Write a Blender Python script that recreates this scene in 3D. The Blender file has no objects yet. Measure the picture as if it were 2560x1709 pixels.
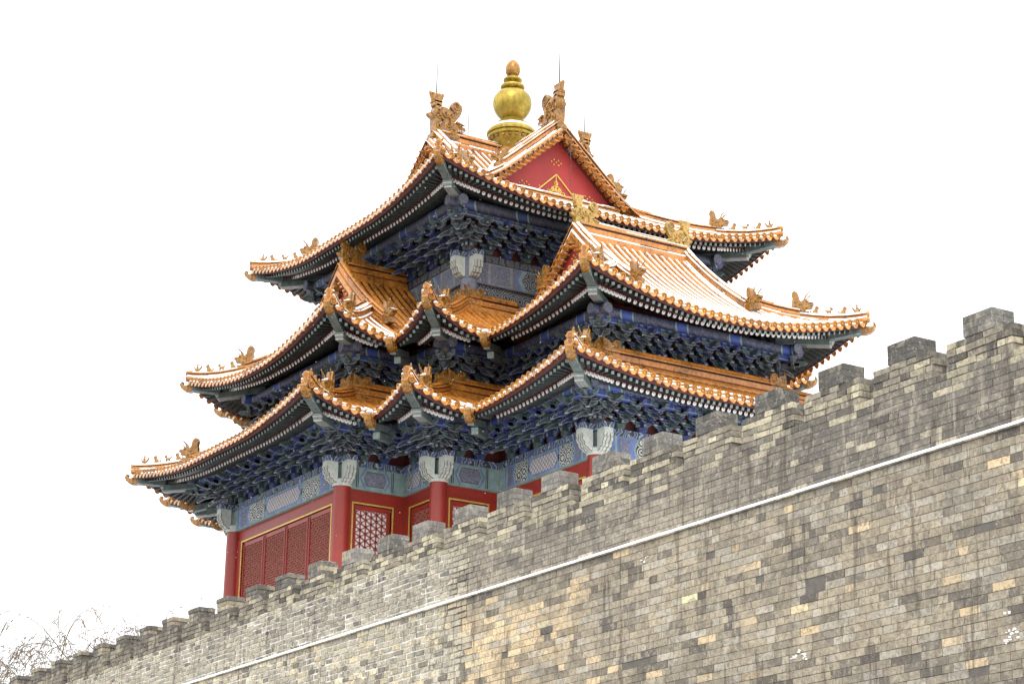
import bpy, math, random
from mathutils import Vector, Matrix, noise as mn
random.seed(7)
sc = bpy.context.scene
col = sc.collection
pi = math.pi

# ---------------------------------------------------------------- camera, light, exposure
cam_d = bpy.data.cameras.new('camera'); cam = bpy.data.objects.new('camera', cam_d); col.objects.link(cam)
FW = Vector((-0.8132, 0.4957, 0.3049)).normalized(); RT = Vector((0.5251, 0.8509, 0.0171)).normalized(); UP = RT.cross(FW)
CP = Vector((46.486, -28.215, 1.604))
cam.matrix_world = Matrix(((RT.x, UP.x, -FW.x, CP.x), (RT.y, UP.y, -FW.y, CP.y), (RT.z, UP.z, -FW.z, CP.z), (0, 0, 0, 1)))
cam_d.sensor_width = 36; cam_d.lens = 5657.67/2560*36; cam_d.clip_end = 4000
sc.camera = cam
SUN_EL, SUN_AZ = math.radians(50), math.radians(-35)     # azimuth of the direction towards the sun, from +x
world = bpy.data.worlds.new('World'); sc.world = world; world.use_nodes = True
wn = world.node_tree; wn.nodes.clear()
wo = wn.nodes.new('ShaderNodeOutputWorld'); bg = wn.nodes.new('ShaderNodeBackground'); bg2 = wn.nodes.new('ShaderNodeBackground')
add = wn.nodes.new('ShaderNodeAddShader'); sky = wn.nodes.new('ShaderNodeTexSky')
sky.sky_type = 'NISHITA'; sky.sun_disc = False; sky.sun_elevation = SUN_EL; sky.sun_rotation = pi/2 - SUN_AZ
bg.inputs[1].default_value = 0.05
wn.links.new(sky.outputs[0], bg.inputs[0])
tc = wn.nodes.new('ShaderNodeTexCoord'); sx = wn.nodes.new('ShaderNodeSeparateXYZ'); rm = wn.nodes.new('ShaderNodeMapRange')
wn.links.new(tc.outputs['Generated'], sx.inputs[0]); wn.links.new(sx.outputs[2], rm.inputs[0])
rm.inputs[1].default_value = 0.0; rm.inputs[2].default_value = 1.0; rm.inputs[3].default_value = 1.05; rm.inputs[4].default_value = 1.9
wn.links.new(rm.outputs[0], bg2.inputs[1]); bg2.inputs[0].default_value = (1.0, 0.985, 0.96, 1)
wn.links.new(bg.outputs[0], add.inputs[0]); wn.links.new(bg2.outputs[0], add.inputs[1]); wn.links.new(add.outputs[0], wo.inputs[0])
sd = bpy.data.lights.new('sun', 'SUN'); sd.energy = 1.3; sd.angle = math.radians(14); sd.color = (1, 0.96, 0.9)
so = bpy.data.objects.new('sun', sd); col.objects.link(so)
so.rotation_euler = Vector((math.cos(SUN_EL)*math.cos(SUN_AZ), math.cos(SUN_EL)*math.sin(SUN_AZ), math.sin(SUN_EL))).to_track_quat('Z', 'Y').to_euler()
sc.view_settings.view_transform = 'Standard'; sc.view_settings.look = 'None'
sc.view_settings.exposure = 0.36; sc.view_settings.gamma = 1
sc.render.resolution_x = 1024; sc.render.resolution_y = 683

# ---------------------------------------------------------------- materials
class NT:
    def __init__(s, name, rough=0.6, metal=0.0, spec=0.5):
        s.m = bpy.data.materials.new(name); s.m.use_nodes = True; s.t = s.m.node_tree
        s.b = s.t.nodes['Principled BSDF']; s.b.inputs['Roughness'].default_value = rough
        s.b.inputs['Metallic'].default_value = metal; s.b.inputs['Specular IOR Level'].default_value = spec
        s.tc = s.t.nodes.new('ShaderNodeTexCoord').outputs['Object']
    def n(s, ty, ins={}, **kw):
        x = s.t.nodes.new(ty)
        for k, v in kw.items(): setattr(x, k, v)
        for k, v in ins.items():
            if isinstance(v, bpy.types.NodeSocket): s.t.links.new(v, x.inputs[k])
            else: x.inputs[k].default_value = v
        return x
    def noise(s, scale, detail=3, rough=0.55, vec=None, dist=0):
        return s.n('ShaderNodeTexNoise', {'Vector': vec or s.tc, 'Scale': scale, 'Detail': detail, 'Roughness': rough, 'Distortion': dist}).outputs[0]
    def math(s, op, a, b=0.0, clamp=False):
        x = s.n('ShaderNodeMath', {0: a, 1: b}, operation=op); x.use_clamp = clamp; return x.outputs[0]
    def ramp(s, f, a, b, c0=0.0, c1=1.0):
        return s.n('ShaderNodeMapRange', {0: f, 1: a, 2: b, 3: c0, 4: c1}, interpolation_type='SMOOTHSTEP').outputs[0]
    def mix(s, f, a, b, blend='MIX'):
        x = s.n('ShaderNodeMix', {}, data_type='RGBA', blend_type=blend)
        for i, v in ((0, f), (6, a), (7, b)):
            if isinstance(v, bpy.types.NodeSocket): s.t.links.new(v, x.inputs[i])
            else: x.inputs[i].default_value = v if i == 0 else (*v, 1) if len(v) == 3 else v
        return x.outputs[2]
    def done(s, c, rough=None, bump=None, bs=0.3, bd=0.02):
        s.t.links.new(c, s.b.inputs['Base Color'])
        if rough is not None: s.t.links.new(rough, s.b.inputs['Roughness'])
        if bump is not None:
            bn = s.n('ShaderNodeBump', {'Height': bump, 'Strength': bs, 'Distance': bd}); s.t.links.new(bn.outputs[0], s.b.inputs['Normal'])
        return s.m

def simple(name, c, c2=None, rough=0.6, metal=0.0, scale=4, amt=1.0, bs=0.2, c3=None):
    t = NT(name, rough, metal)
    n1 = t.noise(scale, 5, 0.6); n2 = t.noise(scale*7, 3)
    cc = t.mix(t.ramp(n1, 0.3, 0.7), c, c2 or [x*0.7 for x in c])
    if c3: cc = t.mix(t.ramp(n2, 0.55, 0.72), cc, c3)
    return t.done(cc, bump=n2, bs=bs, bd=0.01)

def tile_mat(name, c0, c1, dirt, snow_bias=0.0):
    t = NT(name, 0.22, 0, 0.6)
    a = t.noise(1.6, 4); b = t.noise(14, 4, 0.65); c = t.noise(45, 2)
    cc = t.mix(t.ramp(b, 0.3, 0.7), c0, c1)
    cc = t.mix(t.ramp(a, 0.42, 0.70, 0, 0.65), cc, [x*0.55 for x in c1])
    cc = t.mix(t.ramp(t.noise(5, 3), 0.55, 0.72, 0, 0.4), cc, (0.66, 0.33, 0.09))
    cc = t.mix(t.math('MULTIPLY', t.ramp(b, 0.54, 0.66), t.ramp(a, 0.46, 0.58)), cc, dirt)
    geo = t.n('ShaderNodeNewGeometry'); nz = t.n('ShaderNodeSeparateXYZ', {0: geo.outputs['Normal']}).outputs[2]
    at = t.n('ShaderNodeAttribute', attribute_name='snow').outputs['Fac']
    # snow lies where the surface faces up and is not sheltered
    k = t.math('MULTIPLY', t.ramp(nz, 0.36, 0.93), at)
    k = t.math('ADD', k, t.math('MULTIPLY', t.math('SUBTRACT', t.noise(9, 4, 0.7), 0.5), 0.9))
    k = t.math('ADD', k, t.math('MULTIPLY', t.math('SUBTRACT', c, 0.5), 0.35))
    k = t.math('ADD', k, snow_bias)
    f = t.math('MULTIPLY', t.ramp(k, 0.49, 0.56), t.ramp(at, 0.02, 0.12))
    cc = t.mix(f, cc, (0.88, 0.88, 0.87))
    r = t.ramp(f, 0, 1, 0.24, 0.85)
    return t.done(cc, rough=r, bump=t.math('ADD', b, t.math('MULTIPLY', f, 0.8)), bs=0.35, bd=0.015)

M = {}
M['tile'] = tile_mat('orange_glazed_tile', (0.60, 0.245, 0.045), (0.36, 0.125, 0.020), (0.05, 0.035, 0.02))
M['tile_pan'] = tile_mat('shaded_pan_glaze', (0.20, 0.065, 0.016), (0.11, 0.035, 0.010), (0.03, 0.02, 0.015))  # glaze darkened in colour for the shade between barrel rows
M['tile_disc'] = tile_mat('amber_tile_end', (0.60, 0.28, 0.042), (0.36, 0.14, 0.022), (0.07, 0.045, 0.02), -0.12)
M['orn'] = tile_mat('carved_amber_glaze', (0.40, 0.19, 0.026), (0.15, 0.065, 0.012), (0.035, 0.025, 0.015), -0.10)
M['orn_y'] = tile_mat('carved_ochre_glaze', (0.50, 0.32, 0.07), (0.28, 0.16, 0.03), (0.04, 0.035, 0.025), -0.05)
M['groove'] = simple('shaded_ridge_joint', (0.07, 0.035, 0.018), (0.14, 0.06, 0.022), scale=8)  # crevice shade put into the colour of the ridge joints
M['disc_dark'] = simple('tile_end_relief', (0.20, 0.07, 0.015), (0.30, 0.12, 0.02), rough=0.35)
t = NT('snow', 0.85); M['snow'] = t.done(t.mix(t.noise(20), (0.92, 0.92, 0.93), (0.96, 0.96, 0.96)), bump=t.noise(30), bs=0.3)
M['pink'] = simple('exposed_pink_mortar', (0.50, 0.17, 0.12), (0.36, 0.12, 0.09))
M['darkred'] = simple('dark_red_eave_board', (0.085, 0.018, 0.016), (0.12, 0.03, 0.026), scale=3)
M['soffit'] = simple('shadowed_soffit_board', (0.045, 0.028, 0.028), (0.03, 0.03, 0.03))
M['raft'] = simple('green_rafter', (0.038, 0.050, 0.046), (0.020, 0.022, 0.022), scale=6)
M['cbeam'] = simple('corner_beam_green', (0.12, 0.16, 0.145), (0.06, 0.085, 0.08), scale=6)
M['raftend'] = simple('pale_green_rafter_end', (0.27, 0.34, 0.31), (0.16, 0.21, 0.20), scale=18)
M['white'] = simple('white_rafter_disc', (0.80, 0.79, 0.76), (0.62, 0.61, 0.60), scale=25)
M['black'] = simple('black_eye', (0.02, 0.02, 0.022))
M['red'] = simple('red_lacquer', (0.30, 0.027, 0.015), (0.24, 0.021, 0.012), rough=0.38, scale=1.2, bs=0.04, c3=(0.22, 0.022, 0.014))
M['redgable'] = simple('gable_red_plaster', (0.36, 0.032, 0.028), (0.30, 0.028, 0.024), rough=0.6, scale=1.5, bs=0.06)
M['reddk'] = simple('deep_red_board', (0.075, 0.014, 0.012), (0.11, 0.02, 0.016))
M['gold'] = simple('gold_leaf', (0.72, 0.50, 0.12), (0.55, 0.35, 0.07), rough=0.35, metal=0.35, scale=12)
M['lat'] = simple('dusty_red_lattice', (0.40, 0.12, 0.085), (0.30, 0.07, 0.05), scale=9)
M['blue'] = simple('blue_bracket_paint', (0.055, 0.08, 0.24), (0.022, 0.030, 0.085), scale=5, c3=(0.02, 0.022, 0.03))
M['green'] = simple('green_bracket_paint', (0.095, 0.145, 0.135), (0.038, 0.058, 0.056), scale=5, c3=(0.018, 0.02, 0.02))
M['slate'] = simple('slate_bracket_paint', (0.09, 0.10, 0.115), (0.03, 0.032, 0.045), scale=5, c3=(0.018, 0.018, 0.02))
M['edge'] = simple('pale_edge_line', (0.32, 0.36, 0.40), (0.18, 0.21, 0.25), scale=14)
M['fist'] = simple('grey_green_capital', (0.52, 0.55, 0.50), (0.38, 0.41, 0.37), scale=7, bs=0.3, c3=(0.20, 0.21, 0.18))
M['line'] = simple('brown_outline', (0.13, 0.11, 0.085))
M['pale_pane'] = simple('pale_window_pane', (0.86, 0.87, 0.88), (0.80, 0.81, 0.83), scale=3)  # plain pale sheet behind the side lattices, so their openings read white
M['dark'] = simple('dark_interior', (0.02, 0.015, 0.015))
M['bronze'] = simple('lightning_rod_steel', (0.05, 0.05, 0.055), rough=0.4)
M['bluebeam'] = simple('worn_blue_beam', (0.045, 0.085, 0.34), (0.03, 0.05, 0.20), scale=3, c3=(0.05, 0.05, 0.06))

def painted(name, base, mode, hi=(0.42, 0.47, 0.46), bl=(0.05, 0.085, 0.30)):
    """painted timber: coordinates run along the beam (x+y) and up (z)"""
    t = NT(name, 0.6)
    s = t.n('ShaderNodeSeparateXYZ', {0: t.tc}); along = t.math('ADD', s.outputs[0], s.outputs[1]); z = s.outputs[2]
    v = t.n('ShaderNodeCombineXYZ', {0: along, 1: z, 2: 0.0}).outputs[0]
    wear = t.noise(7, 5, 0.7)
    if mode == 'swirl':
        vo = t.n('ShaderNodeTexVoronoi', {'Vector': v, 'Scale': 5.0, 'Randomness': 0.3}); d = vo.outputs['Distance']
        w = t.math('SINE', t.math('MULTIPLY', d, 26.0)); c = t.mix(t.ramp(w, -0.1, 0.35), base, hi)
    elif mode == 'lattice':
        p = t.math('ABSOLUTE', t.math('SINE', t.math('MULTIPLY', t.math('ADD', along, z), 26.0)))
        q = t.math('ABSOLUTE', t.math('SINE', t.math('MULTIPLY', t.math('SUBTRACT', along, z), 26.0)))
        mn = t.math('MINIMUM', p, q); c = t.mix(t.ramp(mn, 0.18, 0.34), (0.12, 0.055, 0.05), hi)
        vo = t.n('ShaderNodeTexVoronoi', {'Vector': v, 'Scale': 22, 'Randomness': 0.2}).outputs['Distance']
        c = t.mix(t.ramp(vo, 0.30, 0.16), c, (0.25, 0.18, 0.17))
    elif mode == 'scroll':
        w = t.n('ShaderNodeTexWave', {'Vector': v, 'Scale': 1.6, 'Distortion': 9.0, 'Detail': 2.0, 'Detail Scale': 2.2}, wave_type='BANDS').outputs[1]
        c = t.mix(t.ramp(w, 0.35, 0.5), bl, hi); c = t.mix(t.ramp(w, 0.62, 0.7), c, [x*0.45 for x in hi]); c = t.mix(t.ramp(w, 0.8, 0.86), c, base)
    elif mode == 'bands':
        sn = t.math('SINE', t.math('MULTIPLY', along, 4.3))
        no = t.n('ShaderNodeTexNoise', {'Vector': v, 'Scale': 16, 'Detail': 4, 'Distortion': 1.5}).outputs[0]
        c = t.mix(t.ramp(no, 0.48, 0.56), base, hi)
        c = t.mix(t.ramp(sn, 0.86, 0.90), c, bl); c = t.mix(t.ramp(t.math('ABSOLUTE', t.math('SUBTRACT', sn, 0.78)), 0.07, 0.03), c, (0.22, 0.36, 0.36))
    else:
        no = t.n('ShaderNodeTexNoise', {'Vector': v, 'Scale': 14, 'Detail': 4, 'Distortion': 2.5}).outputs[0]
        c = t.mix(t.ramp(no, 0.47, 0.56), base, hi)
    c = t.mix(t.ramp(wear, 0.52, 0.8, 0, 0.55), c, (0.10, 0.11, 0.12))
    return t.done(c, bump=wear, bs=0.15, bd=0.01)
M['swirl'] = painted('spiral_painting', (0.028, 0.032, 0.04), 'swirl', (0.50, 0.52, 0.49))
M['lattice'] = painted('brocade_painting', (0.1, 0.1, 0.1), 'lattice', (0.47, 0.48, 0.50))
M['scroll'] = painted('cloud_scroll_painting', (0.035, 0.04, 0.055), 'scroll', (0.32, 0.40, 0.40), (0.07, 0.09, 0.22))
M['bands'] = painted('banded_purlin_painting', (0.045, 0.05, 0.085), 'bands', (0.11, 0.125, 0.20), (0.05, 0.09, 0.34))
M['slatepaint'] = painted('slate_dragon_painting', (0.11, 0.12, 0.17), 'cloud', (0.20, 0.21, 0.26))
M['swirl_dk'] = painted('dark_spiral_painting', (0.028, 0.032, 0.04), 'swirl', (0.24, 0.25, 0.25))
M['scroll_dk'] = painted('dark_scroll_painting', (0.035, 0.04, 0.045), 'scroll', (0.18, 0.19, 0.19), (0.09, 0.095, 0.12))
M['grn'] = simple('sage_green_paint', (0.25, 0.34, 0.32), (0.16, 0.24, 0.23), scale=5)
M['blu'] = simple('cornflower_blue_paint', (0.15, 0.20, 0.46), (0.09, 0.13, 0.30), scale=5, c3=(0.20, 0.22, 0.30))
M['fist2'] = simple('pale_frieze_border', (0.26, 0.28, 0.28), (0.18, 0.20, 0.20), scale=6)
M['blk'] = simple('dark_slate_paint', (0.045, 0.055, 0.065), (0.03, 0.035, 0.045), scale=8)

def brick_mat():
    t = NT('old_grey_brick', 0.92, 0, 0.15)
    at = t.n('ShaderNodeVertexColor', layer_name='tone').outputs[0]
    s = t.n('ShaderNodeSeparateXYZ', {0: t.tc})
    a = t.noise(0.55, 6, 0.62, dist=0.4); b = t.noise(3.2, 6, 0.7, dist=1.2); c = t.noise(12, 6, 0.75, dist=1.0); d = t.noise(55, 3, 0.7)
    v = t.n('ShaderNodeCombineXYZ', {0: t.math('MULTIPLY', s.outputs[0], 5.0), 1: s.outputs[1], 2: t.math('MULTIPLY', s.outputs[2], 0.55)}).outputs[0]
    st = t.noise(1.2, 5, 0.65, vec=v, dist=0.3)
    cc = t.mix(t.ramp(c, 0.36, 0.56, 0.62, 0), at, (0.115, 0.105, 0.09))
    e = t.noise(1.7, 7, 0.75, dist=2.2)
    cc = t.mix(t.ramp(e, 0.53, 0.64, 0, 0.40), cc, (0.47, 0.42, 0.335))
    cc = t.mix(t.ramp(e, 0.44, 0.36, 0, 0.55), cc, (0.17, 0.155, 0.135))            # pitted, dark inside each brick
    cc = t.mix(t.ramp(c, 0.55, 0.68, 0, 0.60), cc, (0.56, 0.52, 0.43))              # lime bloom
    cc = t.mix(t.ramp(b, 0.53, 0.68, 0, 0.35), cc, (0.46, 0.40, 0.30))             # warm patches over several bricks
    cc = t.mix(t.ramp(b, 0.44, 0.32, 0, 0.50), cc, (0.12, 0.11, 0.10))
    cc = t.mix(t.ramp(a, 0.54, 0.66, 0, 0.30), cc, (0.14, 0.13, 0.12))
    cc = t.mix(t.ramp(st, 0.54, 0.66, 0, 0.62), cc, (0.095, 0.08, 0.065))           # rain streaks
    cc = t.mix(t.ramp(st, 0.42, 0.32, 0, 0.40), cc, (0.50, 0.45, 0.36))
    cc = t.mix(t.ramp(d, 0.60, 0.72, 0, 0.4), cc, (0.60, 0.58, 0.52))
    return t.done(cc, bump=t.math('ADD', c, t.math('MULTIPLY', d, 0.4)), bs=0.7, bd=0.022)
M['brick'] = brick_mat()
t = NT('wall_mortar', 0.95)
s_ = t.n('ShaderNodeSeparateXYZ', {0: t.tc})
f_ = t.ramp(t.math('ADD', s_.outputs[0], t.math('MULTIPLY', t.noise(0.9, 3), 3.0)), 15.2, 13.8)
f_ = t.math('MULTIPLY', f_, t.ramp(t.noise(2.2, 4, 0.7), 0.24, 0.44))
M['mortar'] = t.done(t.mix(f_, t.mix(t.noise(6, 4), (0.055, 0.05, 0.045), (0.20, 0.185, 0.16)), (0.78, 0.77, 0.72)), bump=t.noise(30, 4), bs=0.5)
t = NT('snowy_ground', 0.95); M['ground'] = t.done(t.mix(t.ramp(t.noise(0.15, 6, 0.6), 0.4, 0.6), (0.20, 0.19, 0.18), (0.42, 0.42, 0.42)))
t = NT('lower_brick', 0.95)
bk = t.n('ShaderNodeTexBrick', {'Vector': t.n('ShaderNodeCombineXYZ', {0: s_.outputs[0] if False else t.n('ShaderNodeSeparateXYZ', {0: t.tc}).outputs[0], 1: t.n('ShaderNodeSeparateXYZ', {0: t.tc}).outputs[2], 2: 0.0}).outputs[0],
    'Color1': (0.30, 0.27, 0.22, 1), 'Color2': (0.18, 0.17, 0.155, 1), 'Mortar': (0.1, 0.095, 0.09, 1), 'Scale': 1.0, 'Mortar Size': 0.006, 'Brick Width': 0.4, 'Row Height': 0.1})
M['lowbrick'] = t.done(bk.outputs[0], bump=t.noise(20), bs=0.3)
M['mortar_dk'] = simple('grey_mortar', (0.20, 0.19, 0.165), (0.10, 0.095, 0.085), scale=9)
M['bark'] = simple('grey_brown_bark', (0.085, 0.07, 0.055), (0.05, 0.042, 0.035), scale=3)
M['twig'] = simple('yellow_brown_twig', (0.17, 0.11, 0.05), (0.09, 0.065, 0.04), scale=2)
t = NT('gilded_copper', 0.3, 0.75)
n1 = t.noise(2.4, 5, 0.7, dist=0.8); n2 = t.noise(22, 4)
sx_ = t.n('ShaderNodeSeparateXYZ', {0: t.tc})
pv = t.n('ShaderNodeCombineXYZ', {0: t.math('MULTIPLY', sx_.outputs[0], 4.0), 1: t.math('MULTIPLY', sx_.outputs[1], 4.0), 2: t.math('MULTIPLY', sx_.outputs[2], 0.8)}).outputs[0]
cc = t.mix(t.ramp(n1, 0.35, 0.7), (0.47, 0.34, 0.060), (0.27, 0.205, 0.036))
cc = t.mix(t.ramp(t.noise(2.5, 4, vec=pv), 0.45, 0.7, 0, 0.7), cc, (0.24, 0.14, 0.03))
M['gild_brown'] = simple('browned_gilding', (0.42, 0.22, 0.05), (0.22, 0.10, 0.025), rough=0.35, metal=0.5, scale=5)
M['gild'] = t.done(cc, rough=t.ramp(n2, 0.3, 0.7, 0.28, 0.5), bump=n2, bs=0.06)

# ---------------------------------------------------------------- mesh helpers
WP = {}
class MB:
    def __init__(s): s.v = []; s.f = []; s.mi = []; s.a = []; s.mats = []; s.c = None
    def mid(s, m):
        if m not in s.mats: s.mats.append(m)
        return s.mats.index(m)
    def add(s, vs, fs, m, snow=0.0, xf=None):
        k = len(s.v); i = s.mid(m)
        if xf is not None: vs = [xf @ Vector(p) for p in vs]
        s.v += [tuple(p) for p in vs]
        s.a += list(snow) if isinstance(snow, (list, tuple)) else [snow]*len(vs)
        for f in fs: s.f.append([k+j for j in f]); s.mi.append(i)
        return k
    def box(s, x0, x1, y0, y1, z0, z1, m, snow=0.0, xf=None):
        vs = [(x, y, z) for z in (z0, z1) for x, y in ((x0, y0), (x1, y0), (x1, y1), (x0, y1))]
        s.add(vs, [(3, 2, 1, 0), (4, 5, 6, 7), (0, 1, 5, 4), (1, 2, 6, 5), (2, 3, 7, 6), (3, 0, 4, 7)], m, snow, xf)
    def extr(s, poly, d, m, snow=0.0, xf=None, axis='y'):
        """polygon in (u,w) extruded along the third axis from d[0] to d[1]; axis y -> (u, d, w), axis x -> (d, u, w)"""
        n = len(poly); vs = []
        for q in d:
            for (u, w) in poly: vs.append((u, q, w) if axis == 'y' else (q, u, w))
        fs = [[i for i in range(n)], [2*n-1-i for i in range(n)]] + [(i, (i+1) % n, n+(i+1) % n, n+i)[::-1] for i in range(n)]
        s.add(vs, fs, m, snow, xf)
    def beam(s, p, q, w, h, m, snow=0.0, up=Vector((0, 0, 1)), endm=None):
        p = Vector(p); q = Vector(q); d = (q-p).normalized(); r = d.cross(up).normalized(); u = r.cross(d)
        vs = []
        for b in (p, q):
            for a, c in ((-1, -1), (1, -1), (1, 1), (-1, 1)): vs.append(b + r*a*w/2 + u*c*h/2)
        s.add(vs, [(0, 1, 5, 4), (1, 2, 6, 5), (2, 3, 7, 6), (3, 0, 4, 7), (4, 5, 6, 7)], m, snow)
        s.add(vs[:4], [(3, 2, 1, 0)], endm or m, snow)
    def tube(s, pts, rad, m, n=8, snow=0.0, caps=True, up=Vector((0, 0, 1)), ang=(0, 2*pi), capm=None):
        pts = [Vector(p) for p in pts]; R = []
        N = len(pts); full = abs(ang[1]-ang[0]-2*pi) < 1e-3; cnt = n if full else n+1
        vs = []; sn = []
        for i, p in enumerate(pts):
            d = (pts[min(i+1, N-1)] - pts[max(i-1, 0)]); d = d.normalized() if d.length > 1e-9 else Vector((1, 0, 0))
            r = d.cross(up)
            if r.length < 1e-4: r = d.cross(Vector((0.3, 1, 0)))
            r.normalize(); u = r.cross(d)
            rr = rad[i] if isinstance(rad, (list, tuple)) else rad
            sv = snow[i] if isinstance(snow, (list, tuple)) else snow
            for j in range(cnt):
                a = ang[0] + (ang[1]-ang[0])*j/n
                vs.append(p + r*math.cos(a)*rr + u*math.sin(a)*rr); sn.append(sv)
        fs = []
        for i in range(N-1):
            for j in range(n):
                a = i*cnt+j; b = i*cnt+(j+1) % cnt
                fs.append((a, a+cnt, b+cnt, b))
        s.add(vs, fs, m, sn)
        if caps:
            for b, rev in ((0, False), ((N-1)*cnt, True)):
                idx = list(range(cnt)); s.add(vs[b:b+cnt], [idx[::-1] if rev else idx], capm or m, 0.0)
    def ball(s, c, r, m, snow=0.0, xf=None, n=8, k=6):
        if not isinstance(r, (list, tuple)): r = (r, r, r)
        vs = [(c[0], c[1], c[2]+r[2])]
        for i in range(1, k):
            ph = pi*i/k
            for j in range(n): vs.append((c[0]+r[0]*math.sin(ph)*math.cos(2*pi*j/n), c[1]+r[1]*math.sin(ph)*math.sin(2*pi*j/n), c[2]+r[2]*math.cos(ph)))
        vs.append((c[0], c[1], c[2]-r[2])); fs = [(0, 1+j, 1+(j+1) % n) for j in range(n)]
        for i in range(k-2):
            for j in range(n): a = 1+i*n+j; b = 1+i*n+(j+1) % n; fs.append((a, a+n, b+n, b))
        L = len(vs)-1; a = 1+(k-2)*n; fs += [(a+j, L, a+(j+1) % n) for j in range(n)]
        s.add(vs, fs, m, snow, xf)
    def lathe(s, prof, c, m, n=48, snow=0.0):
        vs = [(c[0]+r*math.cos(2*pi*j/n), c[1]+r*math.sin(2*pi*j/n), c[2]+z) for r, z in prof for j in range(n)]; fs = []
        for i in range(len(prof)-1):
            for j in range(n): a = i*n+j; b = i*n+(j+1) % n; fs.append((a, b, b+n, a+n))
        s.add(vs, fs, m, snow)
    def sweep(s, path, prof, m, snow=0.0, up=Vector((0, 0, 1))):
        """open path, closed profile (side, height)"""
        path = [Vector(p) for p in path]; N = len(path); n = len(prof); vs = []; sn = []
        for i, p in enumerate(path):
            d = (path[min(i+1, N-1)]-path[max(i-1, 0)]); r = Vector((d.y, -d.x, 0)).normalized()
            for (a, h) in prof: vs.append(p + r*a + up*h); sn.append(snow[i] if isinstance(snow, (list, tuple)) else snow)
        fs = [[(i*n+j), (i*n+(j+1) % n), ((i+1)*n+(j+1) % n), ((i+1)*n+j)] for i in range(N-1) for j in range(n)]
        fs += [list(range(n))[::-1], [(N-1)*n+j for j in range(n)]]
        s.add(vs, fs, m, sn)
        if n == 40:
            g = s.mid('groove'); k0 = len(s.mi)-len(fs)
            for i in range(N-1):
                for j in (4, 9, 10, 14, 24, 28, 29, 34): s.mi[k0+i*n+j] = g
    def build(s, name, parent=None, label=None, smooth=False):
        me = bpy.data.meshes.new(name); me.from_pydata(s.v, [], s.f); me.update()
        for mm in s.mats: me.materials.append(M[mm])
        me.polygons.foreach_set('material_index', s.mi)
        at = me.attributes.new('snow', 'FLOAT', 'POINT'); at.data.foreach_set('value', [float(x) for x in s.a])
        if s.c is not None:
            ca = me.color_attributes.new('tone', 'FLOAT_COLOR', 'POINT'); ca.data.foreach_set('color', [y for x in s.c for y in (*x, 1.0)])
        if smooth:
            me.polygons.foreach_set('use_smooth', [True]*len(me.polygons)); me.set_sharp_from_angle(angle=math.radians(38))
        return place(bpy.data.objects.new(name, me), (0, 0, 0), parent, label)

def place(o, w, parent=None, label=None, rz=0.0, scale=None):
    w = Vector(w); col.objects.link(o)
    if parent is not None: o.parent = parent; o.location = w - WP[parent.name]
    else: o.location = w
    WP[o.name] = w
    if rz: o.rotation_euler = (0, 0, rz)
    if scale: o.scale = scale if isinstance(scale, (list, tuple)) else (scale,)*3
    if label: o['label'] = label
    return o
def empty(name, w, label, cat, group=None):
    o = bpy.data.objects.new(name, None); place(o, w); o.empty_display_size = 0.3; o['label'] = label; o['category'] = cat
    if group: o['group'] = group
    return o
def copy(src, w, parent, rz=0.0, scale=None, label=None):
    return place(src.copy(), w, parent, label, rz, scale)

# ---------------------------------------------------------------- ground
g = MB(); g.add([(-1500, -1500, 0), (1500, -1500, 0), (1500, 1500, 0), (-1500, 1500, 0)], [(0, 1, 2, 3)], 'ground')
gr = g.build('ground'); gr['kind'] = 'structure'

# ================================================================ THE TOWER
BASE = 9.9
tower = empty('corner_tower', (0, 0, BASE), 'red palace corner tower with three snowy orange tiled roofs and a golden finial', 'tower')

def cross(w, a, L, S):
    return [(w, -S, 1), (w, -a, 0), (a, -a, 1), (a, -w, 0), (L, -w, 1), (L, w, 1), (a, w, 0), (a, a, 1), (w, a, 0), (w, L, 1),
            (-w, L, 1), (-w, a, 0), (-a, a, 1), (-a, w, 0), (-S, w, 1), (-S, -w, 1), (-a, -w, 0), (-a, -a, 1), (-w, -a, 0), (-w, -S, 1)]
def segs(poly):
    n = len(poly); out = []
    for i in range(n):
        A = poly[i]; B = poly[(i+1) % n]; e = Vector((B[0]-A[0], B[1]-A[1], 0)); l = e.length; e /= l
        out.append((Vector((A[0], A[1], 0)), e, Vector((-e.y, e.x, 0)), l, A[2], B[2]))     # P0, along, inward, length, convexA, convexB
    return out
def smooth01(x): x = min(1, max(0, x)); return x*x*(3-2*x)
class Tier:
    def __init__(s, poly, z0, k1, k2, dmax, h, push, name):
        s.poly = poly; s.S = segs(poly); s.z0 = z0; s.k1 = k1; s.k2 = k2; s.dmax = dmax; s.h = h; s.push = push; s.name = name
    def prof(s, d):
        if s.name != 'upper' or d < 2.9: return s.k1*d + s.k2*d*d
        x = d-2.9; return s.k1*2.9 + s.k2*8.41 + 0.60*x + 0.28*(x*x/1.2 if x < 0.6 else x-0.3)
    def P(s, sg, u, d, dz=0.0):
        """point at u along the eave, d inward"""
        P0, e, n, l, ca, cb = sg
        p = P0 + e*u + n*d; z = s.z0 + s.prof(max(d, -0.2)) + dz; off = Vector((0, 0, 0))
        for (dist, cv, sgn) in ((u, ca, -1), (l-u, cb, 1)):
            if not cv: continue
            other = cb if sgn < 0 else ca
            R = 3.4 if other else min(3.4, l)
            m = max(dist, d) if dist > 0 else d
            f = max(0.0, 1-max(dist, 0)/R)**1.7*max(0.0, 1-max(d, 0)/3.4)**1.7
            z += s.h*f; off += (e*sgn - n)*s.push*f
        p = p + off; p.z = z
        return p
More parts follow.
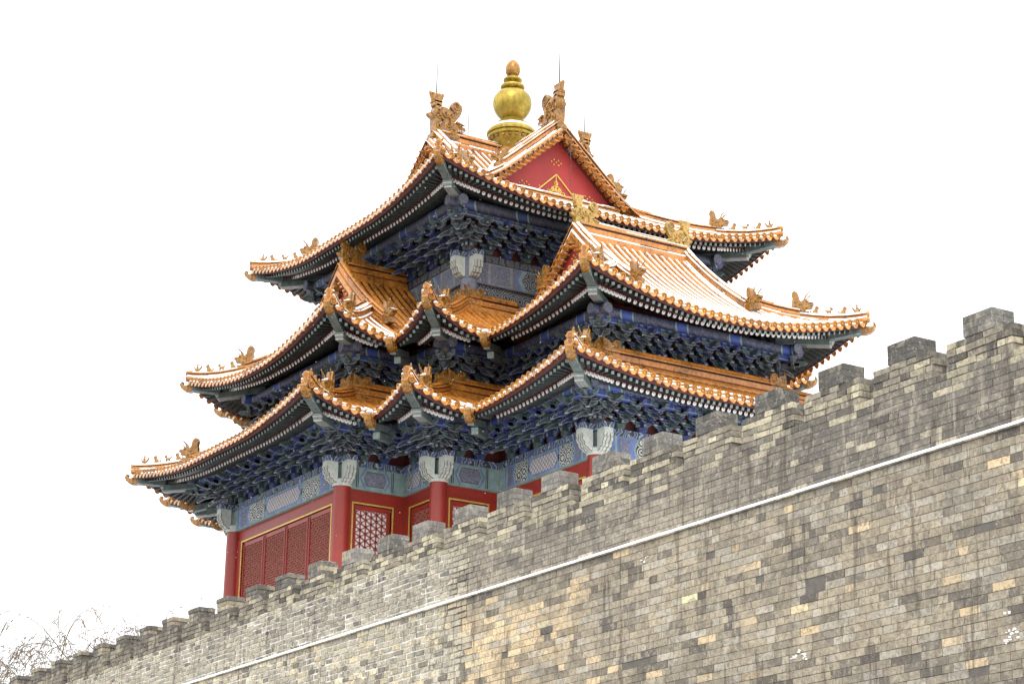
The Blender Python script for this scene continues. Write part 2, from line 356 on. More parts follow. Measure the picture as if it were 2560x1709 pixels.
def snowat(tier, p):
    m = max(abs(p.x), abs(p.y))
    if tier == 3: return 1.0
    if tier == 2: return smooth01((m-4.75)/0.45)
    # under the middle eave?
    x, y = p.x, p.y; w, a, L = 3.95, 5.35, 9.45
    Sx = L if x > 0 else 7.1; Sy = L if y > 0 else 7.1
    d = 9
    ins = lambda hx, hy: min(hx-abs(x), hy-abs(y))
    d = max(ins(a, a), ins(Sx, w), ins(w, Sy))     # >0 inside
    return smooth01((0.30-d)/0.35)

T1 = Tier(cross(4.72, 6.28, 10.21, 7.86), 14.98, 0.36, 0.035, 2.27, 0.46, 0.02, 'lower')
T2 = Tier(cross(3.80, 5.33, 9.30, 6.95), 17.10, 0.44, 0.074, 2.30, 0.66, 0.02, 'middle')
E3 = 4.89
T3 = Tier([(E3, -E3, 1), (E3, E3, 1), (-E3, E3, 1), (-E3, -E3, 1)], 20.80, 0.400, 0.0350, E3, 0.62, 0.02, 'upper')

def v1(sg, u, d):   # skirt roof
    P0, e, n, l, ca, cb = sg
    if d < 0 or d > 2.27: return False
    return (u >= d if ca else u >= -d) and (l-u >= d if cb else l-u >= -d)
def v3(sg, u, d):
    q = sg[0] + sg[1]*u; y = q.dot(sg[1]); x = E3-d
    if d < 0 or d > E3: return False
    return abs(y) <= x if d <= 2.42 else (x <= abs(y) <= 2.50)
def v2(sg, u, d):
    P0, e, n, l, ca, cb = sg
    if d < 0 or d > 3.9: return False
    p = P0 + e*u + n*d; x, y = p.x, p.y
    if max(abs(x), abs(y)) < 3.0: return False
    if d <= 2.30 and (u >= d if ca else u >= -d) and (l-u >= d if cb else l-u >= -d): return True
    # above the skirt: the gabled vestibule roofs
    nx, ny = -n.x, -n.y
    def long_(x, y, nx):        # +x vestibule, ridge along y at x=5.5
        return abs(y) <= 1.62 and nx > 0.5 and x >= 5.5 and d <= 3.9
    def short_(x, y, ny_out):   # -y vestibule, ridge along y at x=0: slopes facing +-x
        return -4.81 <= y <= -3.0 and d <= 3.81
    if l > 7 and e.y > 0.5 and P0.x > 9: return long_(x, y, nx)
    if l > 7 and e.x < -0.5 and P0.y > 9: return long_(y, x, ny)
    if 1.57 < l < 1.9:           # side slopes of the short vestibules
        if abs(nx) > 0.5 and y < 0: return short_(x, y, 0)
        if abs(ny) > 0.5 and x < 0: return short_(y, x, 0)
    return False

SP = 0.212
def tile_roof(T, valid, no, parent):
    mb = MB(); disc = MB()
    for sg in T.S:
        P0, e, n, l, ca, cb = sg
        cnt = max(2, round(l/SP)); h = l/cnt
        k0 = -12 if not ca else 0; k1 = cnt + (12 if not cb else 0)
        def ranges(u):
            out = []; st = None; d = 0.0
            while d < 5.1:
                ok = valid(sg, u, d)
                if ok and st is None: st = d
                if (not ok) and st is not None:
                    if d-st > 0.08: out.append((st, d-0.02))
                    st = None
                d += 0.02
            return out
        cache = {}
        for k in range(k0, k1):
            u = (k+0.5)*h
            for (d0, d1) in ranges(u):
                N = max(2, int((d1-d0)/0.3)+1)
                D = [d0+(d1-d0)*i/N for i in range(N+1)]
                # pan strip
                ends = []
                for uu in (u-h/2, u+h/2):
                    rr = [r for r in ranges(uu+ (1e-4 if uu < u else -1e-4)) if abs(r[0]-d0) < 0.5 and abs(r[1]-d1) < 0.6]
                    ends.append(rr[0] if rr else (d0, d1))
                vs = []; sn = []
                for i in range(N+1):
                    t_ = i/N
                    for uu, (a_, b_) in ((u-h/2, ends[0]), (u+h/2, ends[1])):
                        dd = a_+(b_-a_)*t_; p = T.P(sg, uu, dd, -0.015); vs.append(p); sn.append(snowat(no, p)*1.6)
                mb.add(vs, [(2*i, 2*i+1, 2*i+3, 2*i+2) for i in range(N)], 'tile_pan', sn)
                # barrel row
                pts = [T.P(sg, u, dd, 0.012) for dd in D]
                up = (pts[-1]-pts[0]).cross(e); up = -up if up.z < 0 else up
                sn = [snowat(no, p)*(1.42 - 0.42*smooth01((dd-1.4)/1.5)) for p, dd in zip(pts, D)]
                mb.tube(pts, 0.062, 'tile', n=7, snow=sn, caps=False, ang=(0, pi))
                if d0 < 0.03 and -0.01 <= u <= l+0.01:
                    p = T.P(sg, u, 0.0, 0.012); out = -n
                    ax = (out + Vector((0, 0, -0.18))).normalized(); r = e; uu_ = ax.cross(r).normalized()
                    def ring(rad, fwd): return [p + ax*fwd + r*math.cos(2*pi*j/12)*rad + uu_*math.sin(2*pi*j/12)*rad for j in range(12)]
                    rings = [ring(0.072, -0.03), ring(0.078, 0.03), ring(0.058, 0.032), ring(0.054, 0.020), ring(0.030, 0.020), ring(0.024, 0.032)]
                    vs = [q for rg in rings for q in rg]
                    for i in range(5):
                        disc.add(rings[i]+rings[i+1], [(j, (j+1) % 12, 12+(j+1) % 12, 12+j) for j in range(12)], 'disc_dark' if i == 3 else 'tile_disc', [0.5*snowat(no, p)]*24)
                    disc.add(rings[5], [list(range(12))], 'tile_disc')
                    # drip tongue and the snow lying in the pan mouth, between this row and the next
                    if u+h/2 < l-0.03:
                        q = T.P(sg, u+h/2, -0.02, -0.045)
                        prof = [(math.cos(a)*h*0.40, -math.sin(a)*0.085*(1.15 if 3 <= i <= 5 else 1.0)) for i, a in enumerate([pi*i/8 for i in range(9)])]
                        tv = [q + e*a + Vector((0, 0, b)) + out*(0.045+b*-0.25) for a, b in prof]
                        tb = [x - out*0.014 for x in tv]
                        disc.add(tv+tb, [list(range(9)), list(range(17, 8, -1))] + [(i, (i+1) % 9, 9+(i+1) % 9, 9+i) for i in range(9)], 'tile_disc', 0.0)
                        if random.random() < 0.93:
                            c = q + Vector((0, 0, 0.022)) - out*0.02; sx2 = h*0.30*random.uniform(0.7, 1.05)
                            xf = Matrix.Translation(c) @ Matrix(((e.x, out.x, 0, 0), (e.y, out.y, 0, 0), (0, 0, 1, 0), (0, 0, 0, 1)))
                            mb_s = disc; mb_s.ball((0, 0, 0), (sx2, 0.060, 0.036*random.uniform(0.6, 1.2)), 'snow', 0, xf, 7, 4)
                    # nail cap on the row
                    if d1 > 0.5:
                        c = T.P(sg, u, 0.33, 0.075); disc.ball(c, 0.024, 'tile_disc', 0, None, 5, 4)
    o = mb.build(T.name+'_roof', parent, smooth=True)
    d = disc.build('eave_tiles', o, smooth=True)
    return o

R1 = tile_roof(T1, v1, 1, tower); R2 = tile_roof(T2, v2, 2, tower); R3 = tile_roof(T3, v3, 3, tower)
R1['label'] = 'lowest roof skirting the cross-shaped hall'; R2['label'] = 'middle roof with red gabled wings'; R3['label'] = 'top roof with crossing ridges'

# ---- eaves: board, flying rafters, round rafters, soffit
def eaves(T, parent):
    bd = MB(); fl = MB(); ro = MB(); so_ = MB()
    for sg in T.S:
        P0, e, n, l, ca, cb = sg
        N = max(3, int(l/0.35))
        us = [l*i/N for i in range(N+1)]
        def cl(u, d): # keep inside mitre
            lo = d if ca else -d; hi = l-d if cb else l+d
            return min(max(u, lo), hi) if lo < hi else (lo+hi)/2
        def strip(mb, prof, m):
            vs = []
            for u in us:
                for d, dz in prof: vs.append(T.P(sg, cl(l*u/l, d), d, dz))
            k = len(prof); fs = [(i*k+j, i*k+j+1, (i+1)*k+j+1, (i+1)*k+j) for i in range(N) for j in range(k-1)]
            mb.add(vs, fs, m)
        strip(bd, [(0.0, -0.035), (0.035, -0.075), (0.045, -0.15), (0.075, -0.15), (0.085, -0.06)], 'darkred')
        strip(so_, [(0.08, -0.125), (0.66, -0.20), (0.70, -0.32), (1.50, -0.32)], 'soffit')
        strip(so_, [(0.60, -0.22), (0.60, -0.27), (0.66, -0.275), (0.67, -0.24)], 'reddk')
        sp = 0.150; cnt = max(2, round(l/sp)); h = l/cnt
        FR = 2.4 if l > 4 else l
        for i in range(cnt):
            u = (i+0.5)*h
            def inner(u, d, dfull):
                if ca and u < FR and (not cb or u < l/2):
                    return max(u, u + (max(dfull*0.92, u)-u)*min(1, d/dfull)) if dfull > u else u
                if cb and l-u < FR:
                    v = l-u; w = v + (max(dfull*0.92, v)-v)*min(1, d/dfull) if dfull > v else v
                    return l-w
                return u
            def fan(u, d):
                for cv, dist, sg_ in ((ca, u, 1), (cb, l-u, -1)):
                    if cv and dist < FR and (dist <= l/2 or not (ca and cb)):
                        tgt = dist + max(0, 1.45-dist)*0.97
                        return (u + sg_*(tgt-dist)*max(0, d-0.15)/1.3)
                return u
            if (ca and u < 0.22) or (cb and l-u < 0.22): continue
            a = T.P(sg, fan(u, 0.16), 0.16, -0.20); b = T.P(sg, fan(u, 1.15), 1.15, -0.25)
            fl.beam(a, b, 0.066, 0.068, 'raft', endm='raftend')
            uf = fan(u, 0.66)
            if (ca and uf < 0.50) or (cb and l-uf < 0.50): continue
            a = T.P(sg, uf, 0.64, -0.315); b = T.P(sg, fan(u, 1.55), 1.55, -0.40)
            ro.tube([a, b], 0.048, 'raft', n=9, caps=False)
            ax = (a-b).normalized(); r = ax.cross(Vector((0, 0, 1))).normalized(); w = r.cross(ax)
            ring = [a + r*math.cos(2*pi*j/12)*0.047 + w*math.sin(2*pi*j/12)*0.047 for j in range(12)]
            ro.add(ring, [list(range(12))], 'white')
            c = a + w*0.022 + ax*0.003
            ro.add([c + r*math.cos(2*pi*j/8)*0.015 + w*math.sin(2*pi*j/8)*0.015 for j in range(8)], [list(range(8))], 'blk')
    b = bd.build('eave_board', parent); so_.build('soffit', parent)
    fl.build('square_rafters', parent); ro.build('round_rafters', parent, smooth=True)
for T, R in ((T1, R1), (T2, R2), (T3, R3)): eaves(T, R)

# ---- ridges
def rprof(w, h):
    half = [(1.40, -0.10), (1.45, 0.02), (1.38, 0.07), (1.10, 0.10), (0.72, 0.105), (0.72, 0.13), (0.98, 0.135), (0.98, 0.20), (0.94, 0.245), (0.62, 0.25), (0.62, 0.275), (1.22, 0.28), (1.30, 0.30), (1.22, 0.325), (0.70, 0.335), (0.42, 0.34), (0.62, 0.365), (0.60, 0.395), (0.40, 0.425), (0.14, 0.44)]
    k = h/0.4
    return [(-w*a, z*k) for a, z in half] + [(w*a, z*k) for a, z in reversed(half)]
RD = random.Random(9)
def drifts(mb, path, w, h, tier):
    """broken strips of snow lying on the mouldings of a ridge"""
    k = h/0.4; path = [Vector(p) for p in path]
    fine = []
    for i in range(len(path)-1):
        L = (path[i+1]-path[i]).length; m = max(1, int(L/0.11))
        fine += [path[i].lerp(path[i+1], j/m) for j in range(m)]
    fine.append(path[-1])
    for (a0, a1, z, th) in ((0.74, 1.40, 0.085, 0.032), (-0.74, -1.40, 0.085, 0.032), (0.45, 1.20, 0.322, 0.028), (-0.45, -1.20, 0.322, 0.028), (-0.42, 0.42, 0.415, 0.035)):
        run = []; ph = RD.uniform(0, 50)
        def flush():
            if len(run) > 2:
                lo, hi = min(a0, a1)*w, max(a0, a1)*w; tt = th*RD.uniform(0.7, 1.25)
                mb.sweep(run, [(lo, z*k-0.015), (lo+0.004, z*k+tt*0.6), ((lo+hi)/2, z*k+tt), (hi-0.004, z*k+tt*0.6), (hi, z*k-0.015)], 'snow', 0.0)
        for p in fine:
            if snowat(tier, p) > 0.5 and mn.noise(Vector((p.x*1.6+ph, p.y*1.6, p.z*1.6))) > (-0.22 if z < 0.4 else -0.05): run.append(p)
            else: flush(); run = []
        flush()
def ridge(path, w, h, parent, tier, name='roof_ridge', snowk=1.0):
    mb = MB(); mb.sweep(path, rprof(w, h), 'tile', [snowat(tier, Vector(p))*snowk*1.15 for p in path]); drifts(mb, path, w, h, tier); return mb.build(name, parent, smooth=True)
def lerp(a, b, t): return tuple(a[i]+(b[i]-a[i])*t for i in range(len(a)))
def onroof(T, sg, p, dz=0.0):
    u = (p-sg[0]).dot(sg[1]); d = (p-sg[0]).dot(sg[2]); return T.P(sg, u, d, dz)
def path_on(T, sg, a, b, n=8, dz=0.0):
    return [onroof(T, sg, Vector((*lerp(a, b, i/n), 0)), dz) for i in range(n+1)]

# ---- ornaments (built once, local: x forward/outward, z up)
def spiral(mb, c, r0, turns, rad, m, y, start=0.0, sgn=1, snow=0.3):
    pts = []; rr = []
    N = int(18*turns)
    for i in range(N+1):
        t_ = i/N; a = start + sgn*2*pi*turns*t_; r = r0*(1-0.86*t_)
        pts.append((c[0]+r*math.cos(a), y, c[1]+r*math.sin(a))); rr.append(rad*(1-0.45*t_))
    mb.tube(pts, rr, m, n=7, snow=snow, up=Vector((0, 1, 0)))
def dragon_mesh(mat):
    """ridge-end dragon: x points OUTWARD (away from the ridge), about 1.2 m high"""
    mb = MB(); sn = 0.55
    body = [(-0.30, 0.0), (0.12, 0.0), (0.14, 0.30), (0.15, 0.62), (0.10, 0.80), (0.04, 0.86), (-0.10, 0.80), (-0.22, 0.80), (-0.38, 0.72), (-0.50, 0.62), (-0.52, 0.50), (-0.40, 0.47), (-0.36, 0.42)]
    mb.extr(body, (-0.10, 0.10), mat, sn)
    # snout gripping the ridge
    head = [(-0.34, 0.42), (-0.52, 0.44), (-0.64, 0.38), (-0.76, 0.35), (-0.80, 0.28), (-0.72, 0.25), (-0.60, 0.24), (-0.52, 0.16), (-0.62, 0.08), (-0.58, 0.0), (-0.46, -0.06), (-0.30, -0.05)]
    mb.extr(head, (-0.115, 0.115), mat, sn)
    for y in (-0.12, 0.12):
        mb.ball((-0.62, y, 0.36), 0.052, mat, 0); mb.ball((-0.62, y*1.32, 0.36), 0.022, 'black', 0)
        mb.extr([(-0.74, 0.40), (-0.50, 0.47), (-0.48, 0.43), (-0.70, 0.385)], (y*0.9, y*1.35), mat, 0.6)
        mb.extr([(-0.44, 0.40), (-0.30, 0.52), (-0.34, 0.30)], (y*0.9, y*1.3), mat, 0.3)
        for k in range(4): mb.ball((-0.73+k*0.05, y*0.95, 0.235), (0.013, 0.02, 0.03), 'white', 0, None, 5, 4)
        # whisker curls, scales and the little dragon on the cheek
        for (cx, cz, r, a, tn) in ((-0.42, 0.18, 0.09, 0.4, 1.3), (-0.28, 0.34, 0.08, 2.0, 1.2), (-0.20, 0.62, 0.11, 3.0, 1.3), (0.0, 0.52, 0.09, 1.0, 1.3), (-0.02, 0.25, 0.08, 4.0, 1.2), (-0.36, 0.60, 0.08, 5.0, 1.1), (-0.36, 0.05, 0.07, 1.0, 1.0)):
            spiral(mb, (cx, cz), r, tn, 0.026, mat, y*0.95, a, 1 if y > 0 else -1)
        pts = [(-0.05+0.06*math.sin(i*1.2), y*0.98, 0.10+i*0.085) for i in range(9)]
        mb.tube(pts, [0.04-0.002*i for i in range(9)], mat, n=6, snow=sn)
    # tail rising inward and curling at the tip
    pts = [(-0.46, 0, 0.52), (-0.56, 0, 0.62), (-0.63, 0, 0.75), (-0.64, 0, 0.88)]
    mb.extr([(-0.40, 0.60), (-0.53, 0.52), (-0.64, 0.66), (-0.71, 0.84), (-0.69, 0.97), (-0.60, 1.05), (-0.50, 1.06), (-0.42, 1.0), (-0.40, 0.90), (-0.46, 0.84), (-0.52, 0.80), (-0.50, 0.70)], (-0.055, 0.055), mat, sn)
    for y in (-0.055, 0.055): spiral(mb, (-0.535, 0.90), 0.145, 1.9, 0.03, mat, y, -2.0, 1 if y > 0 else 1, 0.4)
    # sword hilt: stem and fan
    mb.extr([(-0.08, 0.80), (0.14, 0.80), (0.14, 0.98), (-0.08, 0.98)], (-0.10, 0.10), mat, sn)
    mb.extr([(-0.10, 0.90), (0.16, 0.90), (0.16, 0.94), (-0.10, 0.94)], (-0.10, 0.10), mat, sn)
    for k in range(5):
        a = (k-2)*0.07; x0 = 0.03+a*0.8; x1 = 0.03+a*1.25
        mb.tube([(x0, 0, 0.96), ((x0+x1)/2, 0, 1.06), (x1, 0, 1.15), (x1+a*0.1, 0, 1.19)], [0.038, 0.046, 0.046, 0.03], mat, n=7, snow=0.5)
    mb.extr([(-0.09, 0.97), (0.15, 0.97), (0.19, 1.15), (-0.13, 1.15)], (-0.055, 0.055), mat, 0.3)
    # small beast on the back
    mb.extr([(0.13, 0.42), (0.22, 0.46), (0.28, 0.50), (0.30, 0.56), (0.24, 0.57), (0.20, 0.60), (0.15, 0.56)], (-0.05, 0.05), mat, sn)
    for y in (-0.04, 0.04): mb.tube([(0.2, y, 0.58), (0.20, y, 0.63), (0.24, y, 0.67)], [0.012, 0.009, 0.005], mat, n=5)
    # plinth
    mb.box(-0.12, 0.19, -0.12, 0.12, -0.26, 0.02, mat, sn); mb.box(-0.10, 0.21, -0.14, 0.14, -0.10, -0.06, mat, sn)
    return mb
def beast_mesh(mat):
    """horned hip beast, x = down the hip"""
    mb = MB(); sn = 0.75
    mb.box(-0.20, 0.20, -0.085, 0.085, -0.05, 0.06, mat, 0.9)
    mb.extr([(-0.16, 0.05), (0.12, 0.05), (0.13, 0.14), (0.20, 0.18), (0.29, 0.21), (0.31, 0.25), (0.27, 0.275), (0.20, 0.28), (0.16, 0.33), (0.08, 0.35), (0.03, 0.30), (-0.02, 0.36), (-0.03, 0.46), (-0.06, 0.52), (-0.11, 0.56), (-0.17, 0.54), (-0.19, 0.46), (-0.17, 0.38), (-0.19, 0.30), (-0.19, 0.18)], (-0.07, 0.07), mat, sn)
    mb.extr([(0.14, 0.13), (0.25, 0.14), (0.28, 0.17), (0.16, 0.19)], (-0.05, 0.05), mat, 0.3)
    for y in (-0.072, 0.072):
        mb.ball((0.15, y, 0.29), 0.026, mat); mb.ball((0.155, y*1.25, 0.29), 0.012, 'black')
        for (cx, cz, r, a) in ((-0.02, 0.18, 0.07, 0.5), (-0.09, 0.33, 0.05, 2), (0.06, 0.12, 0.05, 3.5), (-0.10, 0.14, 0.05, 1.2)): spiral(mb, (cx, cz), r, 1.2, 0.018, mat, y, a)
        mb.tube([(0.10, y*0.7, 0.33), (0.12, y, 0.40), (0.17, y*1.3, 0.46), (0.23, y*1.5, 0.50), (0.22, y*1.5, 0.57)], [0.018, 0.016, 0.013, 0.010, 0.005], 'black' if False else mat, n=6)
        mb.tube([(0.16, y*0.9, 0.33), (0.21, y*1.1, 0.37), (0.25, y*1.3, 0.44)], [0.012, 0.010, 0.005], mat, n=5)
    return mb
def figure_mesh(mat, kind):
    mb = MB(); sn = 0.5
    mb.box(-0.07, 0.07, -0.035, 0.035, -0.02, 0.02, mat, 1.0)
    if kind == 0:    # seated beast
        mb.extr([(-0.07, 0.02), (0.045, 0.02), (0.05, 0.08), (0.075, 0.13), (0.09, 0.155), (0.07, 0.185), (0.04, 0.20), (0.01, 0.185), (0.0, 0.14), (-0.045, 0.09)], (-0.026, 0.026), mat, sn)
        mb.ball((0.045, 0, 0.165), (0.04, 0.033, 0.034), mat, sn); mb.tube([(-0.06, 0, 0.04), (-0.10, 0, 0.09), (-0.075, 0, 0.15)], [0.018, 0.016, 0.006], mat, n=6)
        for y in (-0.02, 0.02): mb.tube([(0.045, y, 0.11), (0.055, y, 0.02)], 0.013, mat, n=6); mb.tube([(0.03, y, 0.19), (0.02, y, 0.22)], [0.010, 0.004], mat, n=5)
    elif kind == 1:  # standing lion
        mb.ball((0.0, 0, 0.10), (0.06, 0.028, 0.034), mat, sn); mb.ball((0.06, 0, 0.155), (0.034, 0.030, 0.034), mat, sn)
        for x in (-0.04, 0.04):
            for y in (-0.02, 0.02): mb.tube([(x, y, 0.09), (x, y, 0.015)], 0.012, mat, n=6)
        mb.tube([(-0.05, 0, 0.11), (-0.09, 0, 0.15), (-0.07, 0, 0.21)], [0.016, 0.014, 0.005], mat, n=6)
        mb.tube([(0.04, 0, 0.17), (0.03, 0, 0.215)], [0.016, 0.005], mat, n=5)
    else:            # rider on a bird
        mb.ball((0.0, 0, 0.075), (0.075, 0.035, 0.04), mat, sn); mb.tube([(0.05, 0, 0.09), (0.085, 0, 0.13), (0.095, 0, 0.16)], [0.022, 0.016, 0.012], mat, n=6)
        mb.tube([(-0.05, 0, 0.08), (-0.10, 0, 0.15), (-0.09, 0, 0.19)], [0.022, 0.02, 0.006], mat, n=6)
        mb.tube([(0, 0, 0.09), (0, 0, 0.15), (0, 0, 0.175)], [0.028, 0.024, 0.012], mat, n=7, snow=sn); mb.ball((0, 0, 0.20), 0.024, mat, sn); mb.tube([(0, 0, 0.215), (0, 0, 0.245)], [0.012, 0.004], mat, n=5)
        for y in (-0.03, 0.03): mb.tube([(0, y, 0.15), (0.04, y*0.8, 0.12)], 0.009, mat, n=5)
    return mb
def cornerhead_mesh():
    """beast-head cap on the end of a corner beam, x = outward"""
    mb = MB(); mat = 'orn'
    mb.extr([(-0.16, -0.10), (0.02, -0.12), (0.16, -0.08), (0.27, 0.02), (0.31, 0.12), (0.27, 0.19), (0.22, 0.20), (0.24, 0.15), (0.22, 0.10), (0.14, 0.08), (0.06, 0.10), (0.0, 0.14), (-0.16, 0.13)], (-0.085, 0.085), mat, 0.35)
    for y in (-0.088, 0.088):
        mb.ball((0.05, y, 0.06), 0.028, mat); mb.ball((0.055, y*1.22, 0.06), 0.013, 'black')
        for (cx, cz, r, a) in ((-0.07, 0.02, 0.06, 0.5), (0.07, -0.03, 0.045, 2.5), (-0.10, -0.05, 0.035, 1.0)): spiral(mb, (cx, cz), r, 1.2, 0.013, mat, y, a)
        mb.tube([(-0.02, y*0.8, 0.12), (0.03, y, 0.17), (0.0, y*1.1, 0.21)], [0.016, 0.012, 0.004], mat, n=5)
    return mb
def ring_dragon_mesh(mat):
    """beast turning a corner of a wall ridge: two scroll horns, x = outward on the diagonal"""
    mb = MB(); sn = 0.05
    for rz in (pi/4, -pi/4):
        xf = Matrix.Rotation(rz+pi, 4, 'Z')
        mb.extr([(-0.02, 0), (0.34, 0), (0.36, 0.14), (0.42, 0.26), (0.42, 0.42), (0.34, 0.50), (0.24, 0.48), (0.20, 0.40), (0.12, 0.46), (0.0, 0.50)], (-0.10, 0.10), mat, sn, xf)
        for y in (-0.1, 0.1):
            q = MB(); spiral(q, (0.31, 0.38), 0.11, 1.4, 0.028, mat, y, 0.5); spiral(q, (0.14, 0.18), 0.09, 1.3, 0.025, mat, y, 2.5); spiral(q, (0.05, 0.36), 0.07, 1.2, 0.022, mat, y, 1)
            mb.add(q.v, q.f, mat, 0.0, xf)
    for y in (-0.05, 0.05): mb.tube([(0.05, y, 0.40), (0.06, y, 0.55), (0.05, y, 0.60)], [0.03, 0.026, 0.01], mat, n=6)
    return mb

class Lib:
    def __init__(s): s.d = {}
    def put(s, key, maker, name, w, parent, rz=0.0, scale=1.0, label=None):
        if key not in s.d:
            o = maker().build(name, None, smooth=True); col.objects.unlink(o); del WP[o.name]; s.d[key] = o.data; bpy.data.objects.remove(o)
        return place(bpy.data.objects.new(name, s.d[key]), w, parent, label, rz, scale)
LIB = Lib()
def ang(v): return math.atan2(v[1], v[0])

RS = [random.Random(5)]
def hip_figures(T, sg_pair, corner, dirxy, bpos, parent, dz, wr, n=3):
    pass

def corner_dress(T, R, no, i, top, beast_at, fig_at, hw=0.10, hh=0.24, joint=None, headz=-0.10):
    """hip ridge, beasts and corner beam at convex corner i of tier T. top = diagonal distance (per axis) where the ridge ends"""
    x, y, cv = T.poly[i]; prev = T.S[i-1]; nxt = T.S[i]
    e1 = prev[1]; n2 = nxt[1]              # outward diag = prev.along - nxt.along
    od = (prev[1] - nxt[1])                # per-axis outward step
    def at(d, dz=0.0):
        return T.P(nxt, d, d, dz)
    az = math.atan2(od.y, od.x)
    # roof-following path; near the tip the ridge base is lower than the tall part behind the beast
    lowp = [at(d, 0.02) for d in [0.0, 0.15, 0.35, 0.6, 0.85, beast_at]]
    up_ = [at(beast_at + (top-beast_at)*k/6, 0.02) for k in range(7)]
    lo = MB(); lo.sweep(lowp, rprof(hw*0.9, hh*0.72), 'tile', [snowat(no, p)*1.3 for p in lowp])
    # round cap tiles at the tip
    tip = at(0.0); ax = od.normalized()
    for zz, rr in ((hh*0.62, 0.082), (0.02, 0.075)):
        c = tip + Vector((0, 0, zz)); lo.tube([c - ax*0.10, c + ax*0.045], rr, 'tile_disc', n=12, snow=0.6)
        lo.tube([c + ax*0.046, c + ax*0.05], rr*0.62, 'disc_dark', n=10)
    drifts(lo, lowp, hw*0.9, hh*0.72, no); lo.build('hip_ridge', R, smooth=True)
    if top-beast_at > 0.3: ridge(up_, hw, hh*1.15, R, no, 'hip_ridge', 1.1)
    LIB.put('beast', lambda: beast_mesh('orn'), 'hip_beast', at(beast_at, hh*0.62), R, az, 1.0)
    for k, d in enumerate(fig_at):
        kind = 2 if k == 0 else (1 if k == 2 else 0)
        LIB.put('fig%d' % kind, lambda kind=kind: figure_mesh('orn', kind), 'ridge_figure', at(d, hh*0.78), R, az, 1.05)
    # corner beams and beast head
    bm = MB(); sd0 = Vector((-ax.y, ax.x, 0))
    a = at(0.10, -0.235); b = at(0.62, -0.34); c = at(1.45, -0.62)
    bm.beam(a, b, 0.17, 0.15, 'cbeam', endm='raftend'); 
    a2 = at(0.60, -0.47); a3 = at(0.80, -0.50)
    bm.beam(a2, c, 0.20, 0.16, 'cbeam', endm='raftend')
    for s_ in (-1, 1):
        sd_ = Vector((-ax.y, ax.x, 0))*s_
        bm.beam(a2 + sd_*0.102 + Vector((0, 0, -0.07)), c + sd_*0.102 + Vector((0, 0, -0.07)), 0.006, 0.02, 'edge')
        bm.beam(a + sd_*0.087 + Vector((0, 0, -0.065)), b + sd_*0.087 + Vector((0, 0, -0.065)), 0.006, 0.018, 'edge')
    for k in range(4): # the moulded nose of the lower beam
        bm.beam(a2 + ax*(0.0) + Vector((0, 0, 0.05-k*0.04)), a2 + ax*(0.10-k*0.022) + Vector((0, 0, 0.05-k*0.04)), 0.21-k*0.012, 0.034, ('fist2', 'fist')[k % 2], endm='fist')
    q_ = a2.lerp(c, 0.42)
    for s_ in (-1, 0, 1): bm.beam(a2 + sd0*s_*0.066 + Vector((0, 0, -0.004)), q_ + sd0*s_*0.066 + Vector((0, 0, -0.004)), 0.056, 0.165, 'fist2')
    bm.build('corner_beam', R)
    LIB.put('head', cornerhead_mesh, 'corner_beast_head', at(0.05, headz-0.13), R, az, 0.86)

def dress(T, R, no, top, beast_at, figs):
    for i, (x, y, cv) in enumerate(T.poly):
        nxt = T.S[i]; prv = T.S[i-1]
        if cv:
            corner_dress(T, R, no, i, top, beast_at, figs)
        else:
            od = (prv[1]*-1 + nxt[1]); az = math.atan2(-od.y, -od.x); az = math.atan2(od.y*-1, od.x*-1)
            p = T.P(nxt, 0.0, 0.0, 0.0)
            outd = -(prv[2]+nxt[2]).normalized()
            bm = MB(); bm.beam(p + outd*-0.05 + Vector((0, 0, -0.26)), p - outd*1.1 + Vector((0, 0, -0.05)), 0.14, 0.15, 'cbeam', endm='raftend')
            bm.beam(p - outd*0.42 + Vector((0, 0, -0.36)), p - outd*1.3 + Vector((0, 0, -0.22)), 0.15, 0.15, 'cbeam', endm='raftend')
            # snow-filled trough tile over the head
            bm.ball(p + outd*0.02 + Vector((0, 0, 0.03)), (0.14, 0.14, 0.07), 'snow'); bm.build('corner_beam', R)
            LIB.put('head', cornerhead_mesh, 'corner_beast_head', p + outd*0.04 + Vector((0, 0, -0.20)), R, math.atan2(outd.y, outd.x), 0.9)
dress(T1, R1, 1, 2.30, 1.04, (0.19, 0.42, 0.62, 0.82))
FIG = (0.16, 0.38, 0.60, 0.82)
for i, (x, y, cv) in enumerate(T2.poly): pass
dress(T2, R2, 2, 2.28, 1.05, FIG)
dress(T3, R3, 3, 2.85, 1.12, (0.20, 0.40, 0.62, 0.84))

# ---- wall ridges round the storey above (tier 1 and tier 2 core)
def ring_ridges(poly, z, R, no, skip=None):
    n = len(poly)
    for i in range(n):
        A, B = poly[i], poly[(i+1) % n]
        if skip and skip(A, B): continue
        pth = [Vector((*lerp(A[:2], B[:2], k/6), z)) for k in range(7)]
        ridge(pth, 0.11, 0.42, R, no, 'wall_ridge', 0.9)
        if A[2]:
            od = (Vector((A[0]-poly[i-1][0], A[1]-poly[i-1][1], 0)).normalized() - Vector((B[0]-A[0], B[1]-A[1], 0)).normalized())
            LIB.put('ringd', lambda: ring_dragon_mesh('orn'), 'corner_dragon', (A[0], A[1], z+0.08), R, math.atan2(od.y, od.x), 1.0)
ring_ridges(cross(2.45, 4.01, 7.94, 5.59), T1.z0+T1.prof(2.27)-0.01, R1, 1)
r3 = 2.95
zr = T2.z0+T2.prof(2.30)-0.02
